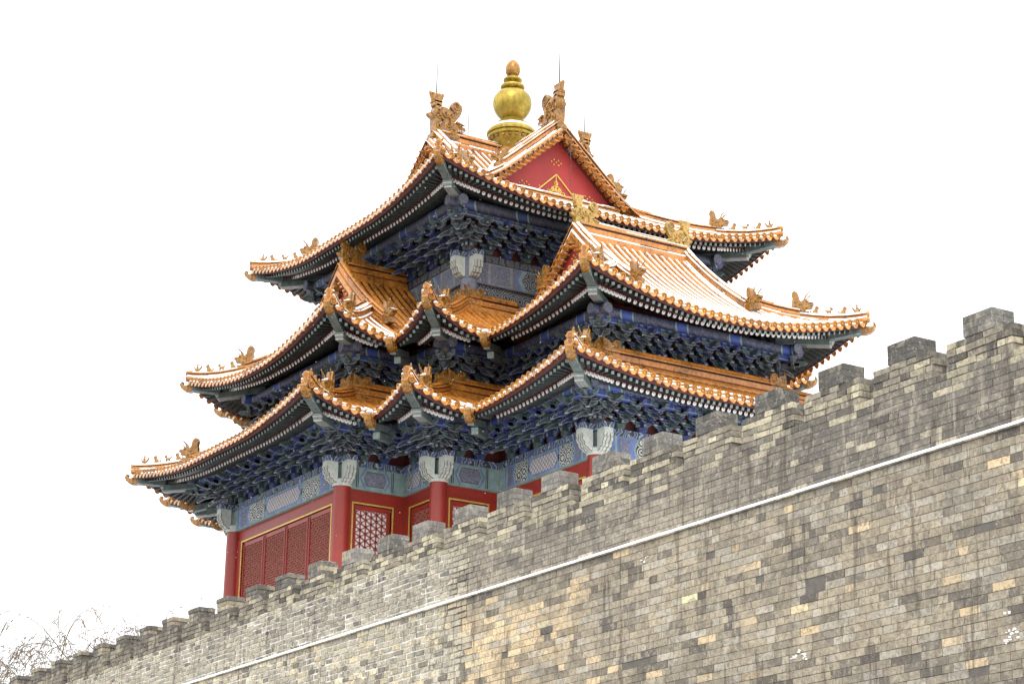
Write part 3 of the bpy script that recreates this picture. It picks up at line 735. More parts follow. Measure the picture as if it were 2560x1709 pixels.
for sx1, sy1 in ((1, -1), (1, 1), (-1, 1), (-1, -1)):
    LIB.put('ringd', lambda: ring_dragon_mesh('orn'), 'corner_dragon', (sx1*r3, sy1*r3, zr+0.05), R2, math.atan2(sy1, sx1), 1.0)
    ridge([Vector((sx1*r3, sy1*(r3-t_), zr)) for t_ in (0, 0.5, 1.0, 1.4)], 0.11, 0.42, R2, 2, 'wall_ridge')
    ridge([Vector((sx1*(r3-t_), sy1*r3, zr)) for t_ in (0, 0.5, 1.0, 1.4)], 0.11, 0.42, R2, 2, 'wall_ridge')

# ---- gables
def tri_gable(org, ev, out, half, zb, za, R, vergez, rec=0.0, detail=True, tier=3):
    """red gable board: centre org (x,y) on the board plane, ev = along vector, out = outward, concave verges follow vergez(t)"""
    mb = MB(); N = 8
    pts = [(-half*(1-k/N), vergez(half*(1-k/N))-0.05) for k in range(N)] + [(half*k/N, vergez(half*k/N)-0.05) for k in range(N+1)]
    poly = [(-half, zb)] + pts + [(half, zb)]
    O = Vector((org[0], org[1], 0))
    vs = [O + ev*a + Vector((0, 0, z)) for a, z in poly]; vb = [v - out*0.12 for v in vs]; n = len(vs)
    mb.add(vs+vb, [list(range(n)), list(range(2*n-1, n-1, -1))] + [(i, (i+1) % n, n+(i+1) % n, n+i) for i in range(n)], 'redgable')
    gb = mb.build('gable_board', R)
    zc = (zb+za)/2
    cl = [(0, 0), (0.07, 0.065), (-0.07, 0.065), (0.14, 0.0), (-0.14, 0.0), (0.07, -0.065), (-0.07, -0.065)]
    if detail:
        for (cx, cz) in ((0.0, zb+(za-zb)*0.60), (-half*0.52, zb+(za-zb)*0.20), (half*0.52, zb+(za-zb)*0.20)):
            st = MB()
            for a, b in cl: st.ball(O + ev*(cx+a) + Vector((0, 0, cz+b)) + out*0.01, 0.024, 'gold')
            st.build('gold_studs', R)
        # gilt knotwork in a small triangle
        st = MB()
        zo = zb+0.20*(za-zb)/1.97; h = (za-zb)*0.33; w = half*0.36; q_ = h/0.65
        for sgn in (-1, 1):
            st.beam(O + ev*(sgn*w) + out*0.012 + Vector((0, 0, zo+0.02)), O + out*0.012 + Vector((0, 0, zo+h)), 0.03, 0.045, 'gold', up=out)
            for r_, cx, cz in ((0.07, 0.06, 0.10), (0.055, 0.17, 0.05), (0.045, 0.05, 0.24), (0.04, 0.12, 0.17), (0.035, 0.26, 0.03)):
                c = O + ev*(sgn*cx) + out*0.012 + Vector((0, 0, zo+0.04+cz*q_))
                st.tube([c + ev*math.cos(a)*r_ + Vector((0, 0, math.sin(a)*r_)) for a in [2*pi*k/12 for k in range(13)]], 0.016, 'gold', n=5, caps=False)
        for (cx, cz, r_) in ((0, 0.36, 0.05), (0, 0.28, 0.035), (0.0, 0.13, 0.06), (0.0, 0.05, 0.04), (0.33, 0.04, 0.03), (-0.33, 0.04, 0.03), (0.22, 0.11, 0.04), (-0.22, 0.11, 0.04), (0.10, 0.20, 0.04), (-0.10, 0.20, 0.04)):
            c = O + ev*cx + out*0.014 + Vector((0, 0, zo+0.05+cz*q_)); st.tube([c + ev*math.cos(a)*r_ + Vector((0, 0, math.sin(a)*r_)) for a in [2*pi*k/10 for k in range(11)]], 0.013, 'gold', n=5, caps=False)
        st.beam(O + ev*-w + out*0.012 + Vector((0, 0, zo+0.03)), O + ev*w + out*0.012 + Vector((0, 0, zo+0.03)), 0.03, 0.035, 'gold', up=out)
        st.beam(O + out*0.012 + Vector((0, 0, zo+0.03)), O + out*0.012 + Vector((0, 0, zo+h)), 0.02, 0.022, 'gold', up=out)
        st.build('gilt_knotwork', R)
    # verge tiles: barrel ends and drip tongues pointing outward, climbing both rakes
    VX = 0.33 if tier == 3 else 0.17; vt = MB(); sp = 0.185
    for sgn in (-1, 1):
        a = 0.10
        while a < half+(0.04 if tier == 3 else 0.18):
            z = vergez(a)-0.07; sl = (vergez(a+0.05)-vergez(a-0.05))/0.1; ds = sp/math.sqrt(1+sl*sl)
            p = O + ev*(sgn*a) + Vector((0, 0, z+0.03)); tn = (ev*sgn + Vector((0, 0, sl))).normalized()
            ax = (out + Vector((0, 0, -0.12))).normalized()
            vt.tube([p - ax*0.05, p + ax*VX], 0.060, 'tile', n=9, snow=0.9, caps=False)
            q = p + ax*VX
            rg = lambda r_, f: [q + ax*f + ev*math.cos(2*pi*j/10)*r_ + Vector((0, 0, math.sin(2*pi*j/10)*r_)) for j in range(10)]
            for (r0, f0, r1, f1, m_) in ((0.068, -0.02, 0.074, 0.02, 'tile_disc'), (0.074, 0.02, 0.052, 0.02, 'tile_disc'), (0.052, 0.02, 0.042, 0.010, 'disc_dark')):
                vt.add(rg(r0, f0)+rg(r1, f1), [(j, (j+1) % 10, 10+(j+1) % 10, 10+j) for j in range(10)], m_, 0.3)
            vt.add(rg(0.042, 0.010), [list(range(10))], 'disc_dark')
            c = p + tn*(ds*0.5) - Vector((0, 0, 0.06)) + ax*(VX-0.06)
            tv = [c + ev*math.cos(pi*k/6)*0.075 + Vector((0, 0, -math.sin(pi*k/6)*0.09)) + ax*(0.05) for k in range(7)]; tb = [x - ax*0.012 for x in tv]
            vt.add(tv+tb, [list(range(7)), list(range(13, 6, -1))] + [(i, (i+1) % 7, 7+(i+1) % 7, 7+i) for i in range(7)], 'tile_disc', 0.2)
            vt.ball(c + Vector((0, 0, 0.015)), (0.055, 0.055, 0.038), 'snow', 0, None, 6, 4)
            vt.box(-0.1, 0.2, -0.06, 0.06, -0.03, 0.0, 'tile', 1.4, Matrix.Translation(c+Vector((0, 0, 0.0))) @ Matrix(((out.x, ev.x, 0, 0), (out.y, ev.y, 0, 0), (0, 0, 1, 0), (0, 0, 0, 1))))
            a += ds
        # dark red bargeboard under the verge
        path = [O + ev*(sgn*(half+0.1)*k/8) + out*0.06 + Vector((0, 0, vergez((half+0.1)*k/8)-0.16)) for k in range(9)]
        vs = []
        for p in path: vs += [p, p + Vector((0, 0, 0.10)), p + Vector((0, 0, 0.10)) - out*0.1, p - out*0.1]
        vt.add(vs, [(4*i+j, 4*i+(j+1) % 4, 4*i+4+(j+1) % 4, 4*i+4+j) for i in range(8) for j in range(4)], 'reddk')
    vt.build('verge_tiles', R, smooth=True)
    return gb

def vz3(a): return T3.z0 + T3.prof(E3-abs(a)) + 0.0
zg3 = 21.98
for k in range(4):
    rz = k*pi/2; out = Vector((math.cos(rz), math.sin(rz), 0)); ev = Vector((-out.y, out.x, 0))
    tri_gable(out*2.16, ev, out, 1.80, zg3, vz3(0), R3, vz3)
    # long ridge, gable ridges, board ridge at the foot of the gable
    ridge([out*r_ + Vector((0, 0, vz3(0)-0.03+0.02*(r_/2.3)**2)) for r_ in (0.35, 0.8, 1.2, 1.6, 2.0, 2.3)], 0.105, 0.40, R3, 3, 'main_ridge')
    LIB.put('dragon', lambda: dragon_mesh('orn'), 'ridge_dragon', out*2.24 + Vector((0, 0, vz3(0)+0.17)), R3, rz, (1.0, 1.1, 1.0))
    for sgn in (-1, 1):
        pth = [out*2.24 + ev*(sgn*a) + Vector((0, 0, vz3(a)+0.05)) for a in (0.0, 0.3, 0.6, 0.9, 1.2, 1.4, 1.55, 1.66)]
        ridge(pth, 0.11, 0.34, R3, 3, 'gable_ridge')
        LIB.put('beast', None, 'gable_beast', out*2.27 + ev*(sgn*1.66) + Vector((0, 0, vz3(1.66)+0.16)), R3, math.atan2(ev.y*sgn, ev.x*sgn), 0.92)
        pth = [out*2.30 + ev*(sgn*a) + Vector((0, 0, vz3(a)+0.02)) for a in (1.6, 1.75, 1.9, 2.1)]
        ridge(pth, 0.085, 0.19, R3, 3, 'gable_ridge', 1.3)
    pth = [out*2.36 + ev*a + Vector((0, 0, zg3+0.0)) for a in (-1.75, -1.0, 0, 1.0, 1.75)]
    ridge(pth, 0.075, 0.22, R3, 3, 'board_ridge')
    # curved ridge lying in each valley between two gables
    dg = (out+ev); pth = []
    for t_ in range(11):
        r_ = 2.50 - 1.85*t_/10; z = vz3(r_) + 0.02 + 0.22*smooth01((t_-5)/5); pth.append(dg*r_ + Vector((0, 0, z)))
    ridge(pth, 0.09, 0.24, R3, 3, 'valley_ridge', 0.8)

# gilded finial (lathe), centre z profile from measurements
zf = vz3(0)-0.1
fin = MB()
prof = [(0.66, 24.16), (0.70, 24.20), (0.70, 24.34), (0.62, 24.40), (0.60, 24.46)]
prof = [(0.34, 24.12), (0.40, 24.27), (0.44, 24.36), (0.55, 24.46), (0.56, 24.50), (0.62, 24.53), (0.63, 24.58), (0.60, 24.59), (0.60, 24.61), (0.655, 24.63), (0.66, 24.68), (0.62, 24.74), (0.55, 24.82), (0.50, 24.86), (0.49, 24.88), (0.495, 24.89), (0.42, 24.95), (0.35, 25.0), (0.28, 25.05), (0.265, 25.08),
        (0.30, 25.11), (0.38, 25.19), (0.45, 25.29), (0.50, 25.41), (0.515, 25.53), (0.50, 25.65), (0.45, 25.76), (0.37, 25.84), (0.26, 25.89), (0.22, 25.91), (0.24, 25.925), (0.31, 25.95), (0.325, 25.99), (0.31, 26.03), (0.24, 26.07), (0.17, 26.10), (0.16, 26.13), (0.19, 26.15), (0.245, 26.175), (0.25, 26.205), (0.23, 26.24), (0.16, 26.27), (0.115, 26.30), (0.11, 26.325)]
fin.lathe(prof, (0, 0, 0.0), 'gild', 64)
fin.lathe([(0.11, 26.325), (0.145, 26.335), (0.18, 26.38), (0.197, 26.45), (0.196, 26.53), (0.178, 26.61), (0.145, 26.68), (0.105, 26.73), (0.06, 26.765), (0.02, 26.785), (0.0, 26.80)], (0, 0, 0), 'gild_brown', 48)
fo = fin.build('golden_finial', tower, smooth=True)
pd = MB(); pd.lathe([(0.52, 23.7), (0.52, 24.05), (0.46, 24.12), (0.40, 24.2), (0.36, 24.31), (0.0, 24.31)], (0, 0, 0), 'orn', 40, 0.3)
for k in range(20):
    a = 2*pi*k/20; pd.ball((0.56*math.cos(a), 0.56*math.sin(a), 24.46), (0.05, 0.05, 0.045), 'orn')
pd.lathe([(0.60, 24.76), (0.55, 24.82), (0.51, 24.85)], (0, 0, 0.006), 'snow', 40)
pd.build('finial_plinth', fo, smooth=True)

# lightning rods on the four top ridge ends
for k in range(4):
    rz = k*pi/2; out = Vector((math.cos(rz), math.sin(rz), 0)); p = out*2.27 + Vector((0, 0, vz3(0)+1.30))
    m_ = MB(); m_.tube([p - Vector((0, 0, 0.1)), p + Vector((0, 0, 0.35)), p + Vector((0, 0, 0.86))], [0.020, 0.016, 0.009], 'bronze', n=6); m_.build('lightning_rod', tower)
# down conductor hanging over the +x gable
m_ = MB(); pts = [(2.75, 0.05+0.02*math.sin(k*1.7), vz3(0)-0.1-k*0.19) for k in range(9)]
m_.tube(pts, 0.009, 'bronze', n=5)
for k in range(1, 9, 2): m_.ball(pts[k], 0.022, 'bronze')
for a in range(6): m_.tube([pts[3], (pts[3][0]+0.02, pts[3][1]+0.14*math.cos(a), pts[3][2]+0.10*math.sin(a))], [0.01, 0.003], 'bronze', n=4)
m_.build('lightning_conductor', tower)

# middle tier gabled wings: long (+x, +y) and short (-y, -x); the pairs are mirror images across x=y
def refl(p, on): return Vector((p[1], p[0], p[2])) if on else Vector(p)
def vz2(d): return T2.z0 + T2.prof(min(d, 3.9))
zg2 = T2.z0 + T2.prof(2.30) + 0.02
for mir in (False, True):
    F = lambda *p: refl(p, mir)
    D = lambda x, y: refl((x, y, 0), mir)
    # long wing
    tz = vz2(3.8)
    mb = MB()   # hidden back slope of the long wing
    for k in range(8):
        y0 = -1.62+3.24*k/8; y1 = y0+3.24/8; ym = (y0+y1)/2
        vs = []; sn = []
        for j in range(7):
            dx = 2.55*j/6
            for yy in (y0, y1): p = F(5.5-dx, yy, vz2(3.8-dx)-0.015); vs.append(p); sn.append(snowat(2, p))
        mb.add(vs, [(2*j, 2*j+1, 2*j+3, 2*j+2) for j in range(6)], 'tile', sn)
        pts = [F(5.5-2.55*j/6, ym, vz2(3.8-2.55*j/6)+0.012) for j in range(7)]
        mb.tube(pts, 0.062, 'tile', n=7, snow=[snowat(2, p) for p in pts], caps=False, ang=(0, pi) if True else None)
    mb.build('back_slope', R2, smooth=True)
    ridge([F(5.5, a, tz-0.02) for a in (-1.5, -0.7, 0, 0.7, 1.5)], 0.12, 0.42, R2, 2, 'main_ridge')
    for sgn in (-1, 1):
        out = D(0, sgn); ev = D(1, 0)
        vzf = lambda a: vz2(3.8-abs(a))
        tri_gable(F(5.5, sgn*1.55, 0), ev, out, 1.55, zg2, tz, R2, vzf, detail=True, tier=2)
        LIB.put('dragony', lambda: dragon_mesh('orn_y'), 'ridge_dragon', F(5.5, sgn*1.50, tz+0.12), R2, ang(out), 0.76)
        pth = [F(5.5+a, sgn*1.55, vz2(3.8-a)+0.04) for a in (0, 0.4, 0.8, 1.2, 1.6, 2.0, 2.4)]
        ridge(pth, 0.10, 0.32, R2, 2, 'gable_ridge')
        LIB.put('beast', None, 'gable_beast', F(8.02, sgn*1.60, vz2(1.38)+0.13), R2, ang(D(1, 0)), 0.95)
        pth = [F(5.5-a, sgn*1.55, vz2(3.8-a)+0.04) for a in (0, 0.4, 0.8, 1.15)]
        ridge(pth, 0.10, 0.32, R2, 2, 'gable_ridge', 1.0)
        LIB.put('beast', None, 'gable_beast', F(4.28, sgn*1.66, vz2(2.65)+0.14), R2, ang(D(-1, 0)), 0.9)
        pth = [F(4.3-a, sgn*1.64, vz2(2.65-a)+0.02) for a in (0, 0.4, 0.8, 1.2)]
        ridge(pth, 0.08, 0.18, R2, 2, 'gable_ridge', 1.2)
        pth = [F(a, sgn*1.62, zg2) for a in (4.0, 5.0, 6.0, 7.05)]
        ridge(pth, 0.08, 0.24, R2, 2, 'board_ridge')
    # short wing
    ts = vz2(3.8)
    ridge([F(0, a, ts-0.02) for a in (-4.65, -4.1, -3.6, -3.0)], 0.12, 0.42, R2, 2, 'main_ridge')
    out = D(0, -1); ev = D(1, 0)
    tri_gable(F(0, -4.60, 0), ev, out, 1.55, zg2, ts, R2, lambda a: vz2(3.8-abs(a)), detail=True, tier=2)
    LIB.put('dragon', None, 'ridge_dragon', F(0, -4.68, ts+0.12), R2, ang(out), 0.78)
    for sgn in (-1, 1):
        pth = [F(sgn*a, -4.76, vz2(3.8-a)+0.04) for a in (0, 0.4, 0.8, 1.2, 1.6, 2.0, 2.4)]
        ridge(pth, 0.10, 0.32, R2, 2, 'gable_ridge', 1.0)
        LIB.put('beast', None, 'gable_beast', F(sgn*2.52, -4.76, vz2(1.35)+0.13), R2, ang(D(sgn, 0)), 0.95)
    ridge([F(a, -4.86, zg2) for a in (-1.5, 0, 1.5)], 0.08, 0.24, R2, 2, 'board_ridge')

# ---- storey walls, beams, columns
def beam_ring(poly, z0, z1, thick, m, name, parent, closed=True):
    mb = MB(); n = len(poly)
    o = []
    for i in range(n):
        A = Vector((poly[i-1][0], poly[i-1][1], 0)); B = Vector((poly[i][0], poly[i][1], 0)); C_ = Vector((poly[(i+1) % n][0], poly[(i+1) % n][1], 0))
        e1 = (B-A).normalized(); e2 = (C_-B).normalized(); n1 = Vector((-e1.y, e1.x, 0)); n2 = Vector((-e2.y, e2.x, 0))
        o.append((B, B + (n1+n2)*thick))
    vs = []
    for B, I in o: vs += [B+Vector((0, 0, z0)), B+Vector((0, 0, z1)), I+Vector((0, 0, z1)), I+Vector((0, 0, z0))]
    fs = [(4*i+j, 4*i+(j+1) % 4, 4*((i+1) % n)+(j+1) % 4, 4*((i+1) % n)+j) for i in range(n) for j in range(4)]
    mb.add(vs, fs, m); return mb.build(name, parent)
c1 = lambda o: cross(2.80+o, 4.365+o, 8.29+o, 5.94+o)
c2 = lambda o: cross(1.90+o, 3.45+o, 7.40+o, 5.05+o)
c3 = lambda o: [(2.82+o, -2.82-o, 1), (2.82+o, 2.82+o, 1), (-2.82-o, 2.82+o, 1), (-2.82-o, -2.82-o, 1)]
# storey 1
beam_ring(c1(0.10), 14.31, 14.46, 0.3, 'scroll', 'plate_beam', tower)
beam_ring(c1(0.075), 13.80, 14.309, 0.25, 'grn', 'painted_beam', tower)
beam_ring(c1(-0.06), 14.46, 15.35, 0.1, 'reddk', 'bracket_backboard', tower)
beam_ring(c1(-0.02), 13.55, 13.80, 0.12, 'red', 'lintel', tower)
# storey 2
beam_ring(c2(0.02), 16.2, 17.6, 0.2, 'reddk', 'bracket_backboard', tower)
# storey 3
beam_ring(c3(0.15), 19.78, 19.95, 0.3, 'scroll_dk', 'plate_beam', tower)
beam_ring(c3(0.12), 19.22, 19.779, 0.25, 'slatepaint', 'painted_beam', tower)
beam_ring(c3(0.02), 18.3, 19.22, 0.2, 'swirl_dk', 'lower_beam', tower)
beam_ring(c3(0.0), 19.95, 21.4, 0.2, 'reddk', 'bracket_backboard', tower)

# purlins and tie beams under the eaves
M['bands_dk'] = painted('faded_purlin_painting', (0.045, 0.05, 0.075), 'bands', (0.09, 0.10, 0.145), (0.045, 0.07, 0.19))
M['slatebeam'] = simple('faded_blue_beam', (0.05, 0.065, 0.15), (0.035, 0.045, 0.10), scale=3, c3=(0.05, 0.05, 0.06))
def purlin(T, z, zb, rad, nm):
    mb = MB(); bb = MB()
    for sg in T.S:
        P0, e, n, l, ca, cb = sg
        d = 1.22; a = P0 + n*d + e*(d if ca else -d); b = P0 + n*d + e*(l-d if cb else l+d)
        if (b-a).dot(e) < 0.15: continue
        ex = 0.28
        a2 = a - e*(ex if ca else 0); b2 = b + e*(ex if cb else 0)
        mb.tube([a2+Vector((0, 0, z)), b2+Vector((0, 0, z))], rad, 'bands_dk' if nm == 'upper' else 'bands', n=12, capm='slatepaint')
        bb.beam(a - e*(0.12 if ca else 0) + Vector((0, 0, zb)), b + e*(0.12 if cb else 0) + Vector((0, 0, zb)), 0.09, 0.13, 'slatebeam' if nm == 'upper' else 'bluebeam')
        bb.beam(a + e*0.05 - n*0.047 + Vector((0, 0, zb-0.045)), b - e*0.05 - n*0.047 + Vector((0, 0, zb-0.045)), 0.006, 0.018, 'edge')
    mb.build('eave_purlin', tower, smooth=True); bb.build('eave_tie_beam', tower)
purlin(T1, 15.12, 14.94, 0.11, 'lower'); purlin(T2, 17.12, 16.93, 0.12, 'middle'); purlin(T3, 20.80, 20.58, 0.13, 'upper')

# bracket sets
def bracket_mesh(depth, H, main, alt):
    mb = MB()
    mb.extr([(-0.075, 0.0), (0.075, 0.0), (0.11, 0.06), (0.11, 0.10), (-0.11, 0.10), (-0.11, 0.06)], (-0.09, 0.09), main)
    n = 4; dh = (H-0.16)/n
    def arm(L, y, z, m):
        h = 0.085; pr = [(-L/2, z+h), (-L/2, z+h*0.55), (-L/2+0.03, z+0.2*h), (-L/2+0.08, z), (L/2-0.08, z), (L/2-0.03, z+0.2*h), (L/2, z+h*0.55), (L/2, z+h)]
        mb.extr(pr, (y-0.032, y+0.032), m)
        pe = [(a, b) for a, b in pr]
        # pale painted outline along the lower lip
        for i in range(len(pr)-1):
            a, b = pr[i], pr[i+1]; mb.beam((a[0], y+0.034, a[1]), (b[0], y+0.034, b[1]), 0.004, 0.011, 'edge', up=Vector((0, 1, 0)) if abs(b[0]-a[0]) < 1e-6 else Vector((0, 0, 1)))
        for x in (-L/2+0.04, 0, L/2-0.04):
            mb.extr([(x-0.035, z+h), (x+0.035, z+h), (x+0.05, z+h+0.03), (x+0.05, z+h+0.05), (x-0.05, z+h+0.05), (x-0.05, z+h+0.03)], (y-0.045, y+0.045), alt)
            mb.box(x-0.048, x+0.048, y+0.045, y+0.049, z+h+0.036, z+h+0.048, 'edge')
    for k in range(n):
        y = depth*k/(n-1); z = 0.09 + dh*k
        arm(0.30, y, z, main if k % 2 else alt)
        if k < n-1 or True: arm(0.46, y, z+dh*0.9, alt if k % 2 else main)
        if k in (1, 2):    # slanting beak
            pr = [(-0.05, z+0.10), (y+0.06, z+0.09), (y+0.20, z+0.015), (y+0.31, z-0.075), (y+0.33, z-0.115), (y+0.29, z-0.125), (y+0.16, z-0.05), (y, z-0.01), (-0.05, z)]
            mb.extr(pr, (-0.036, 0.036), main, axis='x')
            for i in range(1, 7):
                a, b = pr[i], pr[i+1]
                for s_ in (-1, 1): mb.beam((s_*0.038, a[0], a[1]), (s_*0.038, b[0], b[1]), 0.004, 0.011, 'edge')
            mb.box(-0.037, 0.037, y+0.292, y+0.336, z-0.127, z-0.110, 'edge')
        else:
            mb.box(-0.034, 0.034, -0.05, y+0.15, z+0.01, z+0.10, main)
            mb.box(-0.030, 0.030, y+0.151, y+0.156, z+0.02, z+0.09, 'edge')
    # top block supporting the tie beam, grasshopper-head nose
    mb.extr([(depth-0.1, H-0.02), (depth+0.30, H-0.03), (depth+0.34, H-0.08), (depth+0.24, H-0.13), (depth-0.1, H-0.13)], (-0.034, 0.034), alt, axis='x')
    return mb
BR = {}
def brackets(poly_o, segs_, z, depth, H, key, spacing):
    for si, sg in enumerate(segs_):
        P0, e, n, l, ca, cb = sg
        out = -n
        # skip faces that look away from the viewpoint side
        if out.dot(Vector((1, 0, 0))) < -0.5 or out.dot(Vector((0, 1, 0))) > 0.5: continue
        cnt = max(1, round(l/spacing)); 
        for i in range(cnt+1):
            if i == cnt and not cb: pass
            u = l*i/cnt
            if (i == 0 and ca) or (i == cnt and cb) or (i == 0 and not ca) or (i == cnt and not cb): continue
            kk = (key, i % 2)
            p = P0 + e*u + Vector((0, 0, z)); rz = math.atan2(out.y, out.x)-pi/2
            if kk not in BR:
                o = bracket_mesh(depth, H, ('blue', 'green')[i % 2], ('green', 'blue')[i % 2]).build('bracket_set', None); col.objects.unlink(o); del WP[o.name]; BR[kk] = o.data; bpy.data.objects.remove(o)
            place(bpy.data.objects.new('bracket_set', BR[kk]), p, tower, None, rz)
    # corner sets on convex corners
    for si, sg in enumerate(segs_):
        if not sg[4]: continue
        prv = segs_[si-1]; od = (-prv[2]-sg[2]).normalized()
        if od.x < 0.3 and od.y > -0.3: continue
        kk = (key, 'c')
        if kk not in BR:
            mb = MB()
            for a in (-pi/4, 0, pi/4):
                q = bracket_mesh(depth*(1.38 if a == 0 else 1.0), H, 'slate', 'green'); k = len(mb.v)
                R_ = Matrix.Rotation(a, 4, 'Z')
                for fi, f in enumerate(q.f): pass
                base = len(mb.v); mb.v += [tuple(R_ @ Vector(v)) for v in q.v]; mb.a += q.a
                for f, mi in zip(q.f, q.mi): mb.f.append([base+j for j in f]); mb.mi.append(mb.mid(q.mats[mi]))
            # vase-shaped post under the corner beam
            mb.tube([(0, depth*1.38, H-0.02), (0, depth*1.38, H+0.08), (0, depth*1.38, H+0.16), (0, depth*1.38, H+0.30)], [0.05, 0.10, 0.07, 0.08], 'line', n=10)
            o = mb.build('corner_bracket_set', None); col.objects.unlink(o); del WP[o.name]; BR[kk] = o.data; bpy.data.objects.remove(o)
        place(bpy.data.objects.new('corner_bracket_set', BR[kk]), sg[0] + Vector((0, 0, z)), tower, None, math.atan2(od.y, od.x)-pi/2)
brackets(None, segs(c1(0.06)), 14.46, 0.66, 0.50, 1, 0.56)
brackets(None, segs(c2(0.05)), 16.36, 0.68, 0.54, 2, 0.56)
brackets(None, segs(c3(0.12)), 19.95, 0.74, 0.60, 3, 0.56)

# columns with fist-shaped capitals
def column_mesh():
    mb = MB(); mb.lathe([(0.205, 0), (0.20, 2.0), (0.19, 3.90)], (0, 0, 0), 'red', 28); return mb
def fist_mesh():
    """beam end shaped like a clenched fist; x outward from the column"""
    mb = MB(); pr = [(x_+0.07, z_) for x_, z_ in [(0.10, 0.0), (0.17, -0.03), (0.24, 0.0), (0.265, 0.05), (0.33, 0.06), (0.36, 0.12), (0.345, 0.17), (0.40, 0.20), (0.42, 0.27), (0.40, 0.33), (0.43, 0.38), (0.43, 0.52), (0.12, 0.52), (0.12, 0.05)]]
    mb.extr(pr, (-0.115, 0.115), 'fist')
    for s_ in (-1, 1):
        for i in range(0, 11): a, b = pr[i], pr[i+1]; mb.beam((a[0], s_*0.09, a[1]), (b[0], s_*0.09, b[1]), 0.055, 0.02, 'fist') ; mb.beam((a[0], s_*0.119, a[1]), (b[0], s_*0.119, b[1]), 0.006, 0.016, 'line')
    for y in (-0.045, 0.045):
        for i in range(1, 11): a, b = pr[i], pr[i+1]; mb.beam((a[0]+0.002, y, a[1]-0.002), (b[0]+0.002, y, b[1]-0.002), 0.010, 0.012, 'line')
    mb.extr([(0.0, 0.521), (0.51, 0.521), (0.51, 0.66), (0.0, 0.66)], (-0.135, 0.135), 'scroll')
    return mb
CI = 0
def column(x, y, dirs, z0=BASE, zt=13.84, parent=None, hide=False):
    if z0 is not None:
        o = LIB.put('col', column_mesh, 'column', (x, y, z0), tower)
        cm = MB(); cm.lathe([(0.205, 0), (0.225, 0.02), (0.225, 0.14), (0.19, 0.17), (0.0, 0.17)], (x, y, 13.80), 'fist', 28); cm.build('collar', o)
    for d in dirs: LIB.put('fist', fist_mesh, 'beam_end_capital', (x, y, zt+0.05), tower, math.atan2(d[1], d[0]), (0.90, 0.95, 0.86))
for (x, y, ds) in ((-2.8, -5.94, ((-1, 0), (0, -1))), (2.8, -5.94, ((1, 0), (0, -1))), (4.365, -4.365, ((1, 0), (0, -1))), (8.29, -2.8, ((1, 0), (0, -1))),
                   (8.29, 2.8, ((1, 0), (0, 1))), (-4.365, -4.365, ((-1, 0), (0, -1))), (-5.94, -2.8, ((-1, 0), (0, -1)))):
    column(x, y, ds)
for (x, y, ds) in ((2.82, -2.82, ((1, 0), (0, -1))), (2.82, 2.82, ((1, 0), (0, 1))), (-2.82, -2.82, ((-1, 0), (0, -1)))):
    for d in ds: LIB.put('fist3', fist_mesh, 'beam_end_capital', (x, y, 19.33), tower, math.atan2(d[1], d[0]), (0.92, 0.95, 0.90))
    mm = MB(); mm.lathe([(0.2, 18.3), (0.2, 19.95)], (x, y, 0), 'slatepaint', 20); mm.build('column', tower)

